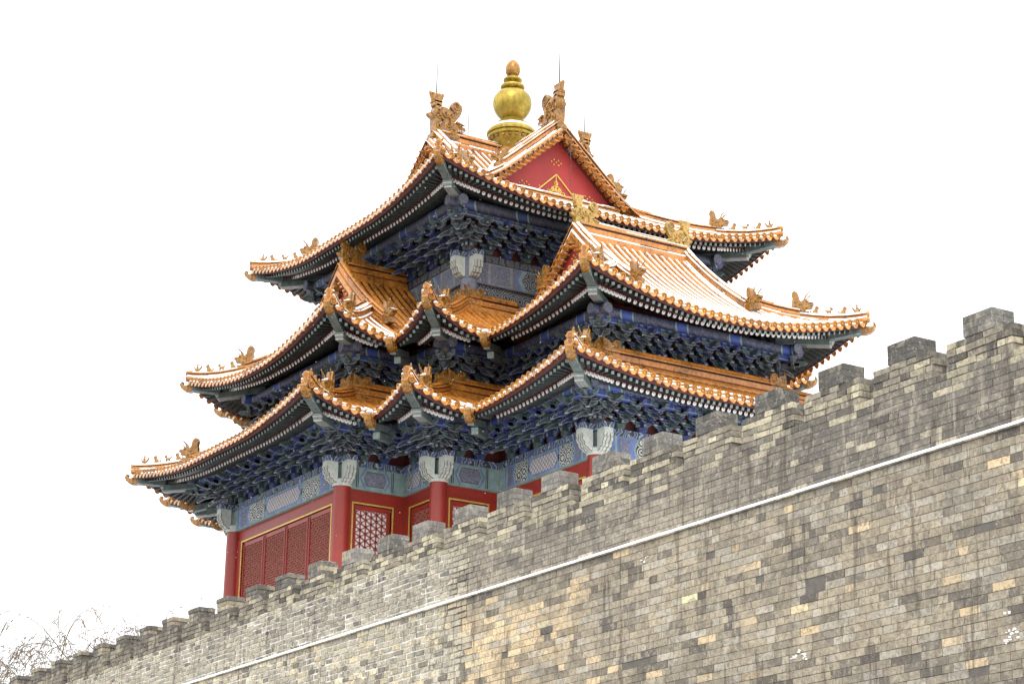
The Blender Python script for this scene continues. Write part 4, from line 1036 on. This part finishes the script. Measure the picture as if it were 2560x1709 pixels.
# painted motifs on the main beam: panels 3-6 mm proud
def motif(P, e, out, L, z0, z1, style, parent):
    mb = MB(); H = z1-z0; zc = (z0+z1)/2
    def hexa(c, w, h, m, dpt, pt=0.10):
        poly = [(-w/2, 0), (-w/2+pt, h/2), (w/2-pt, h/2), (w/2, 0), (w/2-pt, -h/2), (-w/2+pt, -h/2)]
        vs = [P + e*(c+a) + out*dpt + Vector((0, 0, zc+b)) for a, b in poly]; vb = [v - out*(dpt-0.0005) for v in vs]; n = len(vs)
        mb.add(vs+vb, [list(range(n)), list(range(2*n-1, n-1, -1))] + [(i, (i+1) % n, n+(i+1) % n, n+i) for i in range(n)], m)
    def slab(a, b, m, dpt, h=1.0):
        vs = [P + e*x + out*dpt + Vector((0, 0, z)) for x, z in ((a, zc-H*h/2), (b, zc-H*h/2), (b, zc+H*h/2), (a, zc+H*h/2))]; vb = [v - out*(dpt-0.0005) for v in vs]
        mb.add(vs+vb, [(0, 1, 2, 3), (7, 6, 5, 4)] + [(i, (i+1) % 4, 4+(i+1) % 4, 4+i) for i in range(4)], m)
    if style == 'long':
        slab(-L/2, L/2, 'blu', 0.004, 0.98)
        w = L*0.17
        for s_ in (-1, 1):
            slab(s_*L*0.475-0.03, s_*L*0.475+0.03, 'grn', 0.008, 0.96)
            slab(s_*L*0.43-L*0.025, s_*L*0.43+L*0.025, 'slatepaint', 0.008, 0.8)
            c = s_*L*0.285
            hexa(c, w+0.16, H*0.97, 'grn', 0.009); hexa(c, w+0.05, H*0.93, 'swirl', 0.013)
        hexa(0, L*0.40, H*0.94, 'grn', 0.009); hexa(0, L*0.375, H*0.84, 'blu', 0.013); hexa(0, L*0.35, H*0.70, 'lattice', 0.017)
    elif style == 'third':
        slab(-L/2, L/2, 'slatepaint', 0.004, 0.98)
        for s_ in (-1, 1):
            c = s_*(L/2-0.42); slab(c-0.34, c+0.34, 'fist2', 0.007, 0.96); slab(c-0.27, c+0.27, 'slatepaint', 0.010, 0.86)
            hexa(s_*(L/2-1.36), 1.05, H*0.98, 'blu', 0.008, 0.16); hexa(s_*(L/2-1.40), 0.98, H*0.96, 'grn', 0.012, 0.15); hexa(s_*(L/2-1.44), 0.84, H*0.90, 'swirl_dk', 0.016, 0.14)
        hexa(0, L*0.24, H*0.9, 'grn', 0.012); hexa(0, L*0.21, H*0.74, 'slatepaint', 0.016)
    else:
        slab(-L/2, L/2, 'grn', 0.004, 0.98)
        for s_ in (-1, 1): slab(s_*L*0.44-0.012, s_*L*0.44+0.012, 'blk', 0.008, 0.96); slab(s_*L*0.40-0.008, s_*L*0.40+0.008, 'blk', 0.008, 0.96)
        hexa(0, L*0.76, H*0.97, 'blu', 0.008, 0.14); hexa(0, L*0.66, H*0.94, 'grn', 0.012, 0.12); hexa(0, L*0.54, H*0.70, 'blk', 0.016, 0.07); hexa(0, L*0.52, H*0.64, 'slatepaint', 0.020, 0.065)
    mb.build('painted_panel', parent)
X_ = Vector((1, 0, 0)); Y_ = Vector((0, 1, 0))
motif(Vector((0, -6.015, 0)), X_, -Y_, 5.0, 13.82, 14.30, 'long', tower)
motif(Vector((2.875, -5.16, 0)), Y_, X_, 1.05, 13.82, 14.30, 'short', tower)
motif(Vector((3.50, -4.44, 0)), X_, -Y_, 1.15, 13.82, 14.30, 'long', tower)
motif(Vector((4.44, -3.62, 0)), Y_, X_, 1.05, 13.82, 14.30, 'short', tower)
motif(Vector((6.33, -2.875, 0)), X_, -Y_, 3.2, 13.82, 14.30, 'long', tower)
motif(Vector((8.365, 0, 0)), Y_, X_, 5.0, 13.82, 14.30, 'long', tower)
motif(Vector((2.94, 0.0, 0)), Y_, X_, 4.9, 19.24, 19.77, 'third', tower)
motif(Vector((0.0, -2.94, 0)), X_, -Y_, 4.9, 19.24, 19.77, 'third', tower)

# red walls with lattice windows
def bay(P, e, out, L, leaves, zt, holes, back):
    """P = centre of the bay on the wall plane; e along; builds frame, gold trim and leaves"""
    zb = BASE
    fr = MB()
    def bx(m, a, b, z0, z1, d0, d1, mb):
        vs = [P + e*x + out*d + Vector((0, 0, z)) for z in (z0, z1) for x, d in ((a, d0), (b, d0), (b, d1), (a, d1))]
        fs = [(0, 1, 2, 3), (7, 6, 5, 4), (0, 4, 5, 1), (1, 5, 6, 2), (2, 6, 7, 3), (3, 7, 4, 0)]
        mb.add(vs, fs, m)
    ow = L/2-0.30 if leaves > 1 else L/2-0.28
    bx('red', -L/2, -ow, zb, 13.56, -0.08, 0.0, fr); bx('red', ow, L/2, zb, 13.56, -0.08, 0.0, fr); bx('red', -ow, ow, zt, 13.56, -0.08, 0.0, fr)
    fo_ = fr.build('wall_frame', tower)
    gt = MB()
    for a in (-ow, ow): bx('gold', a-0.018, a+0.018, zb, zt+0.018, -0.004, 0.014, gt)
    bx('gold', -ow, ow, zt-0.018, zt+0.018, -0.004, 0.0142, gt); gt.build('gold_trim', fo_)
    wv = (2*ow-0.06)/leaves
    for k in range(leaves):
        c = -ow+0.03+wv*(k+0.5); st = 0.075; a0 = c-wv/2+0.012; a1 = c+wv/2-0.012
        lf = MB()
        bx('red', a0, a0+st, zb, zt-0.03, -0.10, -0.03, lf); bx('red', a1-st, a1, zb, zt-0.03, -0.10, -0.03, lf); bx('red', a0+st, a1-st, zt-0.13, zt-0.03, -0.10, -0.03, lf)
        bx('red', a0+st*0.35, a0+st*0.75, zb, zt-0.06, -0.03, -0.018, lf); bx('red', a1-st*0.75, a1-st*0.35, zb, zt-0.06, -0.03, -0.018, lf)
        lo = lf.build('window_leaf', tower)
        la = MB(); z0 = 10.6; z1 = zt-0.13; x0 = a0+st; x1 = a1-st; p = holes; bw = p*0.40
        # three bar directions at 60 degrees
        def seg(nx, nz, c0):
            # line nx*x+nz*z=c0 clipped to the rectangle
            pts = []
            for (xa, za, xb, zb_) in ((x0, z0, x1, z0), (x1, z0, x1, z1), (x1, z1, x0, z1), (x0, z1, x0, z0)):
                fa = nx*xa+nz*za-c0; fb = nx*xb+nz*zb_-c0
                if fa*fb < 0: t_ = fa/(fa-fb); pts.append((xa+(xb-xa)*t_, za+(zb_-za)*t_))
            return pts[:2] if len(pts) >= 2 else None
        dirs = ((1.0, 0.0), (0.5, math.sqrt(3)/2), (0.5, -math.sqrt(3)/2)); cx = (x0+x1)/2; cz = (z0+z1)/2
        for (nx, nz) in dirs:
            cc_ = nx*cx+nz*cz
            for j in range(-40, 41):
                s_ = seg(nx, nz, cc_+j*p*0.866)
                if s_ and math.dist(s_[0], s_[1]) > 0.02:
                    A = P + e*s_[0][0] - out*0.055 + Vector((0, 0, s_[0][1])); B = P + e*s_[1][0] - out*0.055 + Vector((0, 0, s_[1][1]))
                    la.beam(A, B, 0.03, bw*0.38, 'lat', up=(B-A).cross(out).normalized())
        # rosettes at the knots with a gold nail
        row = 0; z = cz - 40*p/2*1.0
        rr = p*0.20
        for j in range(-60, 61):
            for i in range(-12, 13):
                # triangular lattice with vertical bars: x step p*0.866, z step p/… 
                xx = cx + i*p*0.866; zz = cz + (j + (0.5 if i % 2 else 0))*p
                if x0+0.01 < xx < x1-0.01 and z0+0.01 < zz < z1-0.01:
                    q = P + e*xx - out*0.040 + Vector((0, 0, zz))
                    ring = [q + e*math.cos(pi*t_/3)*rr + Vector((0, 0, math.sin(pi*t_/3)*rr)) for t_ in range(6)]
                    la.add(ring, [list(range(6))], 'lat'); s3 = p*0.055
                    g_ = [q + out*0.004 + e*math.cos(pi*t_/2)*s3 + Vector((0, 0, math.sin(pi*t_/2)*s3)) for t_ in range(4)]
                    la.add(g_, [(0, 1, 2, 3)], 'gold')
        la.build('lattice', lo)
        bk_ = MB(); bx(back, x0, x1, z0, z1, *((-0.085, -0.078) if back == 'pale_pane' else (-0.16, -0.15)), bk_); bk_.build('window_pane', lo)
bay(Vector((0, -5.94, 0)), X_, -Y_, 5.3, 4, 13.50, 0.125, 'dark')
bay(Vector((2.80, -5.153, 0)), Y_, X_, 1.575, 1, 13.50, 0.155, 'pale_pane')
bay(Vector((3.583, -4.365, 0)), X_, -Y_, 1.565, 1, 13.50, 0.125, 'pale_pane')
bay(Vector((4.365, -3.583, 0)), Y_, X_, 1.565, 1, 13.50, 0.155, 'pale_pane')
bay(Vector((6.33, -2.80, 0)), X_, -Y_, 3.65, 3, 13.45, 0.125, 'dark')
bay(Vector((8.29, 0, 0)), Y_, X_, 5.3, 4, 13.45, 0.125, 'dark')
# plain red posts beside the columns and the unseen back walls
bw_ = MB()
for (x, y) in ((2.8, -5.94), (4.365, -4.365), (8.29, -2.8)):
    bw_.box(x-0.36, x-0.035, y+0.035, y+0.14, BASE, 13.79, 'red'); bw_.box(x-0.14, x-0.036, y+0.141, y+0.36, BASE, 13.79, 'red')
bw_.build('wall_posts', tower)
beam_ring([(2.6, -5.7, 1), (2.6, -4.1, 1), (4.1, -4.1, 1), (4.1, -2.6, 1), (8.0, -2.6, 1), (8.0, 2.6, 1), (4.1, 2.6, 1), (4.1, 4.1, 1), (2.6, 4.1, 1), (2.6, 8, 1), (-2.6, 8, 1), (-2.6, 4.1, 1), (-4.1, 4.1, 1), (-4.1, 2.6, 1), (-5.7, 2.6, 1), (-5.7, -2.6, 1), (-4.1, -2.6, 1), (-4.1, -4.1, 1), (-2.6, -4.1, 1), (-2.6, -5.7, 1)], BASE, 13.9, 0.02, 'reddk', 'inner_wall', tower)


# ================================================================ THE CITY WALL
YW = -9.0
wall = empty('city_wall', (10, YW, 0), 'long weathered grey brick rampart with battlements and a thin snowy ledge below the tower', 'wall')
rw = random.Random(11)
from mathutils import noise as mn
def fbm(x, z, s, o=0.0): return mn.noise(Vector((x*s, z*s, o)))*0.65 + mn.noise(Vector((x*s*2.3, z*s*2.3, o+9)))*0.35
def mixc(a, b, t): t = min(1, max(0, t)); return tuple(a[i]+(b[i]-a[i])*t for i in range(3))
def tone(x, z, zone):
    """per-brick colour: grey to sand, with odd dark and cream bricks, in patches"""
    n1 = fbm(x, z, 0.33, 1); n2 = fbm(x, z, 0.9, 5); r = rw.random(); j = rw.gauss(0, 1)
    right = smooth01((x-13.4+n2*0.6)/0.8)
    if zone == 'lower':
        a = mixc((0.45, 0.415, 0.335), (0.33, 0.305, 0.25), 0.5+n1*1.3)       # sandy
        b = mixc((0.34, 0.295, 0.225), (0.215, 0.195, 0.16), 0.5+n1*1.6)     # grey brown
        sandy = smooth01((18.4-x+n1*6)/3.0)*smooth01((8.95-z+n2*0.8)/0.5)
        c = mixc(b, (0.60, 0.47, 0.30), sandy*0.95) if right > 0.5 else a
        if right > 0.5:
            if r < 0.040: c = mixc((0.64, 0.50, 0.32), c, rw.random()*0.5)
            elif r < 0.15: c = mixc((0.09, 0.082, 0.078), c, rw.random()*0.6)
            elif r < 0.30: c = mixc(c, (0.36, 0.34, 0.30), 0.7)
            elif r < 0.40: c = mixc(c, (0.12, 0.11, 0.10), 0.6)
        else:
            if r < 0.10: c = (0.20, 0.18, 0.15)
            elif r < 0.25: c = (0.55, 0.48, 0.34)
    elif zone == 'parapet':
        c = mixc((0.315, 0.28, 0.23), (0.15, 0.14, 0.125), 0.45+n1*1.6+0.85*smooth01((x-19)/6)) if right > 0.5 else mixc((0.43, 0.395, 0.32), (0.30, 0.28, 0.235), 0.5+n1*1.2)
        if r < 0.08: c = mixc(c, (0.40, 0.36, 0.28), 0.8)
        elif r < 0.17: c = mixc(c, (0.085, 0.08, 0.08), 0.75)
        if z > 9.95 and r > 0.72: c = mixc(c, (0.50, 0.46, 0.33), 0.55)
        if z > 9.95 and 0.25 < r < 0.45: c = mixc(c, (0.07, 0.068, 0.065), 0.7)
    elif zone == 'merlon':
        c = (0.48, 0.44, 0.33) if r < 0.33 else (0.095, 0.09, 0.082) if r < 0.58 else (0.27, 0.245, 0.20)
        if x < 5: c = mixc(c, (0.13, 0.12, 0.105), 0.55)
    else:
        c = mixc((0.24, 0.235, 0.225), (0.08, 0.08, 0.08), 0.35+n2*1.3+0.75*smooth01((x-17)/4))
        if x < 9: c = mixc(c, (0.07, 0.065, 0.06), 0.55) if r < 0.6 else (0.34, 0.30, 0.22)
    k = (1+0.13*j)*(1.22 if zone in ('lower', 'parapet') else 1.08)*(0.98 if right < 0.5 else 1.0)
    return tuple(max(0.03, min(0.78, v*k*w_)) for v, w_ in zip(c, (1.02, 1.0, 0.95)))
class BB:
    def __init__(s): s.mb = MB(); s.mb.c = []
    def brick(s, x0, x1, y0, y1, z0, z1, c, jit=0.0, back=False):
        """a brick whose worn face is the -y side"""
        a = lambda: rw.uniform(-jit, jit)
        vs = [(x0+a(), y0+a(), z0+a()), (x1+a(), y0+a(), z0+a()), (x1, y1, z0), (x0, y1, z0), (x0+a(), y0+a(), z1+a()), (x1+a(), y0+a(), z1+a()), (x1, y1, z1), (x0, y1, z1)]
        fs = [(3, 2, 1, 0), (4, 5, 6, 7), (0, 1, 5, 4), (1, 2, 6, 5), (3, 0, 4, 7)] + ([(2, 3, 7, 6)] if back else [])
        s.mb.add(vs, fs, 'brick'); s.mb.c += [c]*8
XL, XR = -13.0, 29.5
def courses(zlist, x0, x1, yf, zone, h, deep=0.05):
    bb = BB()
    for ci, z in enumerate(zlist):
        x = x0 - rw.random()*0.4
        while x < x1:
            rough = 1-smooth01((x-13.3+0.35*math.sin(z*9))/0.25)
            L = (0.40 if rw.random() < 0.62 else 0.20)*rw.uniform(0.9, 1.08)
            if rough > 0.5: L *= 0.80
            xa, xb = max(x, x0), min(x+L, x1)
            gap = 0.0045+0.0125*rough*rw.uniform(0.6, 1.3)
            if xb-xa > 0.05:
                y = yf + rw.uniform(-0.004, 0.004) + rough*rw.uniform(-0.016, 0.0)
                if rw.random() < 0.010 and rough < 0.5: y += 0.035
                gz = gap*0.8
                bb.brick(xa+gap, xb-gap, y, y+deep+0.05, z+gz, z+h-gz, tone((xa+xb)/2, z+h/2, zone), 0.0015+0.007*rough)
            x += L
    return bb
H1 = 0.109
# lower face under the ledge, z 5.1 .. 9.16
NL = 38; z_top = 9.155
lower = courses([z_top-H1*(i+1) for i in range(NL)], XL, XR, YW-0.10, 'lower', H1)
core = MB(); core.box(XL, XR, YW-0.090, YW+3, 5.0, z_top-0.002, 'mortar')
lw = lower.mb.build('lower_wall_face', wall); core.build('lower_wall_core', wall)
low = MB(); low.box(XL-60, XR+25, YW-0.13, YW+40, 0, z_top-H1*NL-0.002, 'lowbrick')
low.box(XL-60, XL, YW-0.09, YW+3, 5.0, 9.2, 'lowbrick'); low.box(XR, XR+25, YW-0.09, YW+3, 5.0, 9.2, 'lowbrick'); low.build('wall_base', wall)
# parapet face z 9.22 .. 10.18
H2 = 0.0960; z0p = 9.225
par = courses([z0p+H2*i for i in range(10)], XL, XR, YW, 'parapet', H2); par.mb.build('parapet_face', wall)
pc = MB(); pc.box(XL, XR, YW+0.010, YW+0.36, 9.1, z0p+H2*10-0.003, 'mortar'); pc.build('parapet_core', wall)
tr = MB(); tr.box(XL-60, XR+25, YW+0.36, YW+40, 9.15, BASE, 'lowbrick'); tr.box(XL-60, XR+25, YW+0.9, YW+40, BASE, BASE+0.03, 'snow'); tr.build('wall_walk', wall)
# ledge and the snow lying on it
ld = BB(); x = XL
while x < XR:
    L = 0.42*rw.uniform(0.85, 1.1); ld.brick(x+0.003, x+L-0.003, YW-0.135+rw.uniform(-0.006, 0.006), YW+0.05, 9.152, 9.172, tone(x, 9.3, 'parapet'), 0.003); x += L
ld.mb.build('ledge', wall)
sn = MB(); N = 900; vs = []
for i in range(N+1):
    x = XL+(XR-XL)*i/N; w = 0.004*mn.noise(Vector((x*3, 0, 0))) + 0.003*mn.noise(Vector((x*11, 4, 0)))
    top = 9.224+w*1.5; fr_ = YW-0.138+w*1.6
    vs += [(x, fr_, 9.174+w*1.2), (x, fr_+0.003, 9.195+w), (x, fr_+0.012, 9.212+w), (x, fr_+0.035, top), (x, YW+0.01, top+0.02), (x, YW+0.01, 9.172)]
sn.add(vs, [(6*i+j, 6*i+6+j, 6*i+6+(j+1) % 6, 6*i+(j+1) % 6) for i in range(N) for j in range(6)], 'snow')
sn.build('ledge_snow', wall, smooth=True)
# odd snow patches caught on broken bricks
SPOTS = ((22.60, 6.92), (22.78, 6.93), (22.70, 6.98), (26.80, 6.63), (26.75, 6.68), (26.63, 6.58), (26.70, 6.89), (19.07, 8.90))
ps = MB()
for (x, z) in SPOTS:
    for k in range(5): ps.ball((x+rw.gauss(0, 0.04), YW-0.103, z+rw.gauss(0, 0.022)), (rw.uniform(0.008, 0.035), 0.012, rw.uniform(0.006, 0.018)), 'snow', 0, None, 6, 4)
ps.build('snow_patch', wall, smooth=True)

# merlons: a wide base with a narrower cap; right-hand cap edges measured along the wall
MX = [28.0, 26.58, 25.12, 23.67, 22.24, 20.80, 19.41, 18.03, 16.52, 15.12, 13.67, 12.20, 10.88, 9.47, 8.06, 6.63, 5.26, 3.83, 2.38, 0.97, -0.30, -1.70, -3.05, -4.38, -5.82, -7.23, -8.75, -10.2, -11.6]
zs = z0p+H2*10
def merlon(xr, k):
    bb = BB(); mc = MB(); right = xr > 8
    b0, b1 = xr-0.89, xr+0.34; c0, c1_ = xr-0.545, xr
    hb = 0.0925; zb = zs+hb*4; hc = 0.092
    for i in range(4):
        x = b0 - (0.16 if i % 2 else 0); z = zs+hb*i
        while x < b1:
            L = rw.choice((0.30, 0.36, 0.19)); xa, xb = max(x, b0), min(x+L, b1)
            if xb-xa > 0.04:
                er = 0.018 if rw.random() < 0.5 else 0.004
                t_ = tone((xa+xb)/2, z, 'merlon'); inset = rw.uniform(0, er)
                ex = rw.uniform(0, 0.03) if xb >= b1-1e-6 or xa <= b0+1e-6 else 0
                bb.brick(xa+0.006+(ex if xa <= b0 else 0), xb-0.006-(ex if xb >= b1 else 0), YW+inset-0.004, YW+0.175, z+0.006, z+hb-0.006, t_, 0.007)
                bb.brick(xa+0.006, xb-0.006-(ex if xb >= b1 else 0), YW+0.185, YW+0.362, z+0.006, z+hb-0.006, tone(xa, z, 'merlon'), 0.004, True)
            x += L
    # capping course of the base
    mc.box(b0+0.035, b1-0.035, YW+0.02, YW+0.355, zs-0.01, zb-0.004, 'mortar_dk')
    if right:
        for i in range(3):
            z = zb+hc*i; cut = (0.27, 0.38, 0.18)[i]
            for xa, xb in ((c0, c0+cut), (c0+cut, c1_)):
                bb.brick(xa+0.002, xb-0.002, YW-0.006, YW+0.18, z+0.002, z+hc-0.002, tone(xa, z, 'cap'), 0.001)
                bb.brick(xa+0.002, xb-0.002, YW+0.184, YW+0.366, z+0.002, z+hc-0.002, tone(xa, z, 'cap'), 0.001, True)
    else:
        for i in range(3):
            z = zb+hc*i
            o_ = -0.02 if i == 2 else 0.0
            for xa, xb in ((c0+o_, c0+0.25), (c0+0.25, c1_-o_)):
                bb.brick(xa+0.005, xb-0.005, YW-0.006+o_*0.6, YW+0.18, z+0.004, z+hc-0.004, tone(xa, z, 'cap'), 0.005)
                bb.brick(xa+0.005, xb-0.005, YW+0.186, YW+0.366, z+0.004, z+hc-0.004, tone(xa, z, 'cap'), 0.004, True)
    mc.box(c0+0.012, c1_-0.012, YW+0.01, YW+0.355, zb-0.004, zb+hc*3-0.006, 'mortar_dk')
    o = bb.mb.build('merlon', wall); mc.build('merlon_core', o)
    s_ = MB()   # a thin film of snow on the tops
    s_.box(c0+0.03, c1_-0.02, YW+0.03, YW+0.33, zb+hc*3-0.001, zb+hc*3+0.004, 'snow'); s_.build('merlon_snow', o)
for k, xr in enumerate(MX): merlon(xr, k)

# ================================================================ TREES (bare willows beyond the wall)
def tree(px, py, topz, seed, label, lean=0.0, dens=1.0):
    r = random.Random(seed); tb = MB(); tw = MB(); root = empty('bare_tree', (px, py, 0), label, 'tree', None)
    lim = [0]
    def grow(p, d, L, rad, lev):
        n = 5; pts = [p]; q = Vector(p); dd = Vector(d)
        for i in range(n):
            dd = (dd + Vector((r.gauss(0, 0.09), r.gauss(0, 0.09), r.gauss(0, 0.05) - (0.16 if lev >= 4 else 0.0)))).normalized()
            q = q + dd*L/n; pts.append(q.copy())
        rr = [max(rad*(1-0.5*i/n), 0.0105 if lev > 3 else 0.020) for i in range(n+1)]
        (tb if lev < 3 else tw).tube(pts, rr, 'bark' if lev < 4 else 'twig', n=5 if lev < 3 else 3, caps=False)
        if lev >= 6: return
        k = (3, 4, 4, 4, 4, 3)[lev]
        for i in range(k):
            t_ = r.uniform(0.3, 1.0) if lev else r.uniform(0.55, 1.0); s_ = pts[min(n, int(t_*n))]
            a = r.uniform(0, 2*pi); sp = r.uniform(0.35, 0.75) if lev < 4 else r.uniform(0.5, 1.1)
            nd = (dd + Vector((math.cos(a)*sp, math.sin(a)*sp, 0.10 if lev < 3 else -0.15))).normalized()
            grow(s_, nd, L*r.uniform(0.52, 0.74), rr[-1]*r.uniform(0.55, 0.8), lev+1)
        grow(pts[-1], dd, L*0.7, rr[-1]*0.85, lev+1)
    H = topz; grow(Vector((px, py, 0)), Vector((lean, 0, 1)).normalized(), H*0.42, H*0.013, 0)
    # rescale the tree so that its top stands at topz
    zz_ = sorted(v[2] for v in tb.v+tw.v); k = (topz-0.5)/zz_[int(len(zz_)*0.985)]
    for m_ in (tb, tw): m_.v = [(px+(x-px)*k, py+(y-py)*k, z*k) for x, y, z in m_.v]
    tb.build('trunk', root); tw.build('crown', root)
tree(-41.8, 3.1, 17.8, 3, 'tallest bare willow rising above the far end of the battlements')
tree(-43.0, 0.9, 17.5, 12, 'bare yellowish willow at the left edge of the view', 0.05)
tree(-41.0, 5.2, 17.3, 21, 'low bare treetop just behind the fifth battlement from the left')
tree(-40.4, 6.9, 17.7, 33, 'bare tree with fine arching twigs nearest the red columns of the tower')

# ================================================================ falling snow
fl = MB(); rf = random.Random(2)
for i in range(420):
    t_ = rf.uniform(22, 56); a = rf.uniform(-0.18, 0.18); b = rf.uniform(-0.12, 0.14)
    p = CP + (FW + RT*a + UP*b)*t_
    s_ = rf.uniform(0.004, 0.008)*t_/45; fl.ball(p, s_, 'snow', 0, None, 4, 3)
fo2 = fl.build('falling_snow', None, 'sparse small white snowflakes drifting in front of the tower'); fo2['kind'] = 'stuff'; fo2['category'] = 'snowflakes'
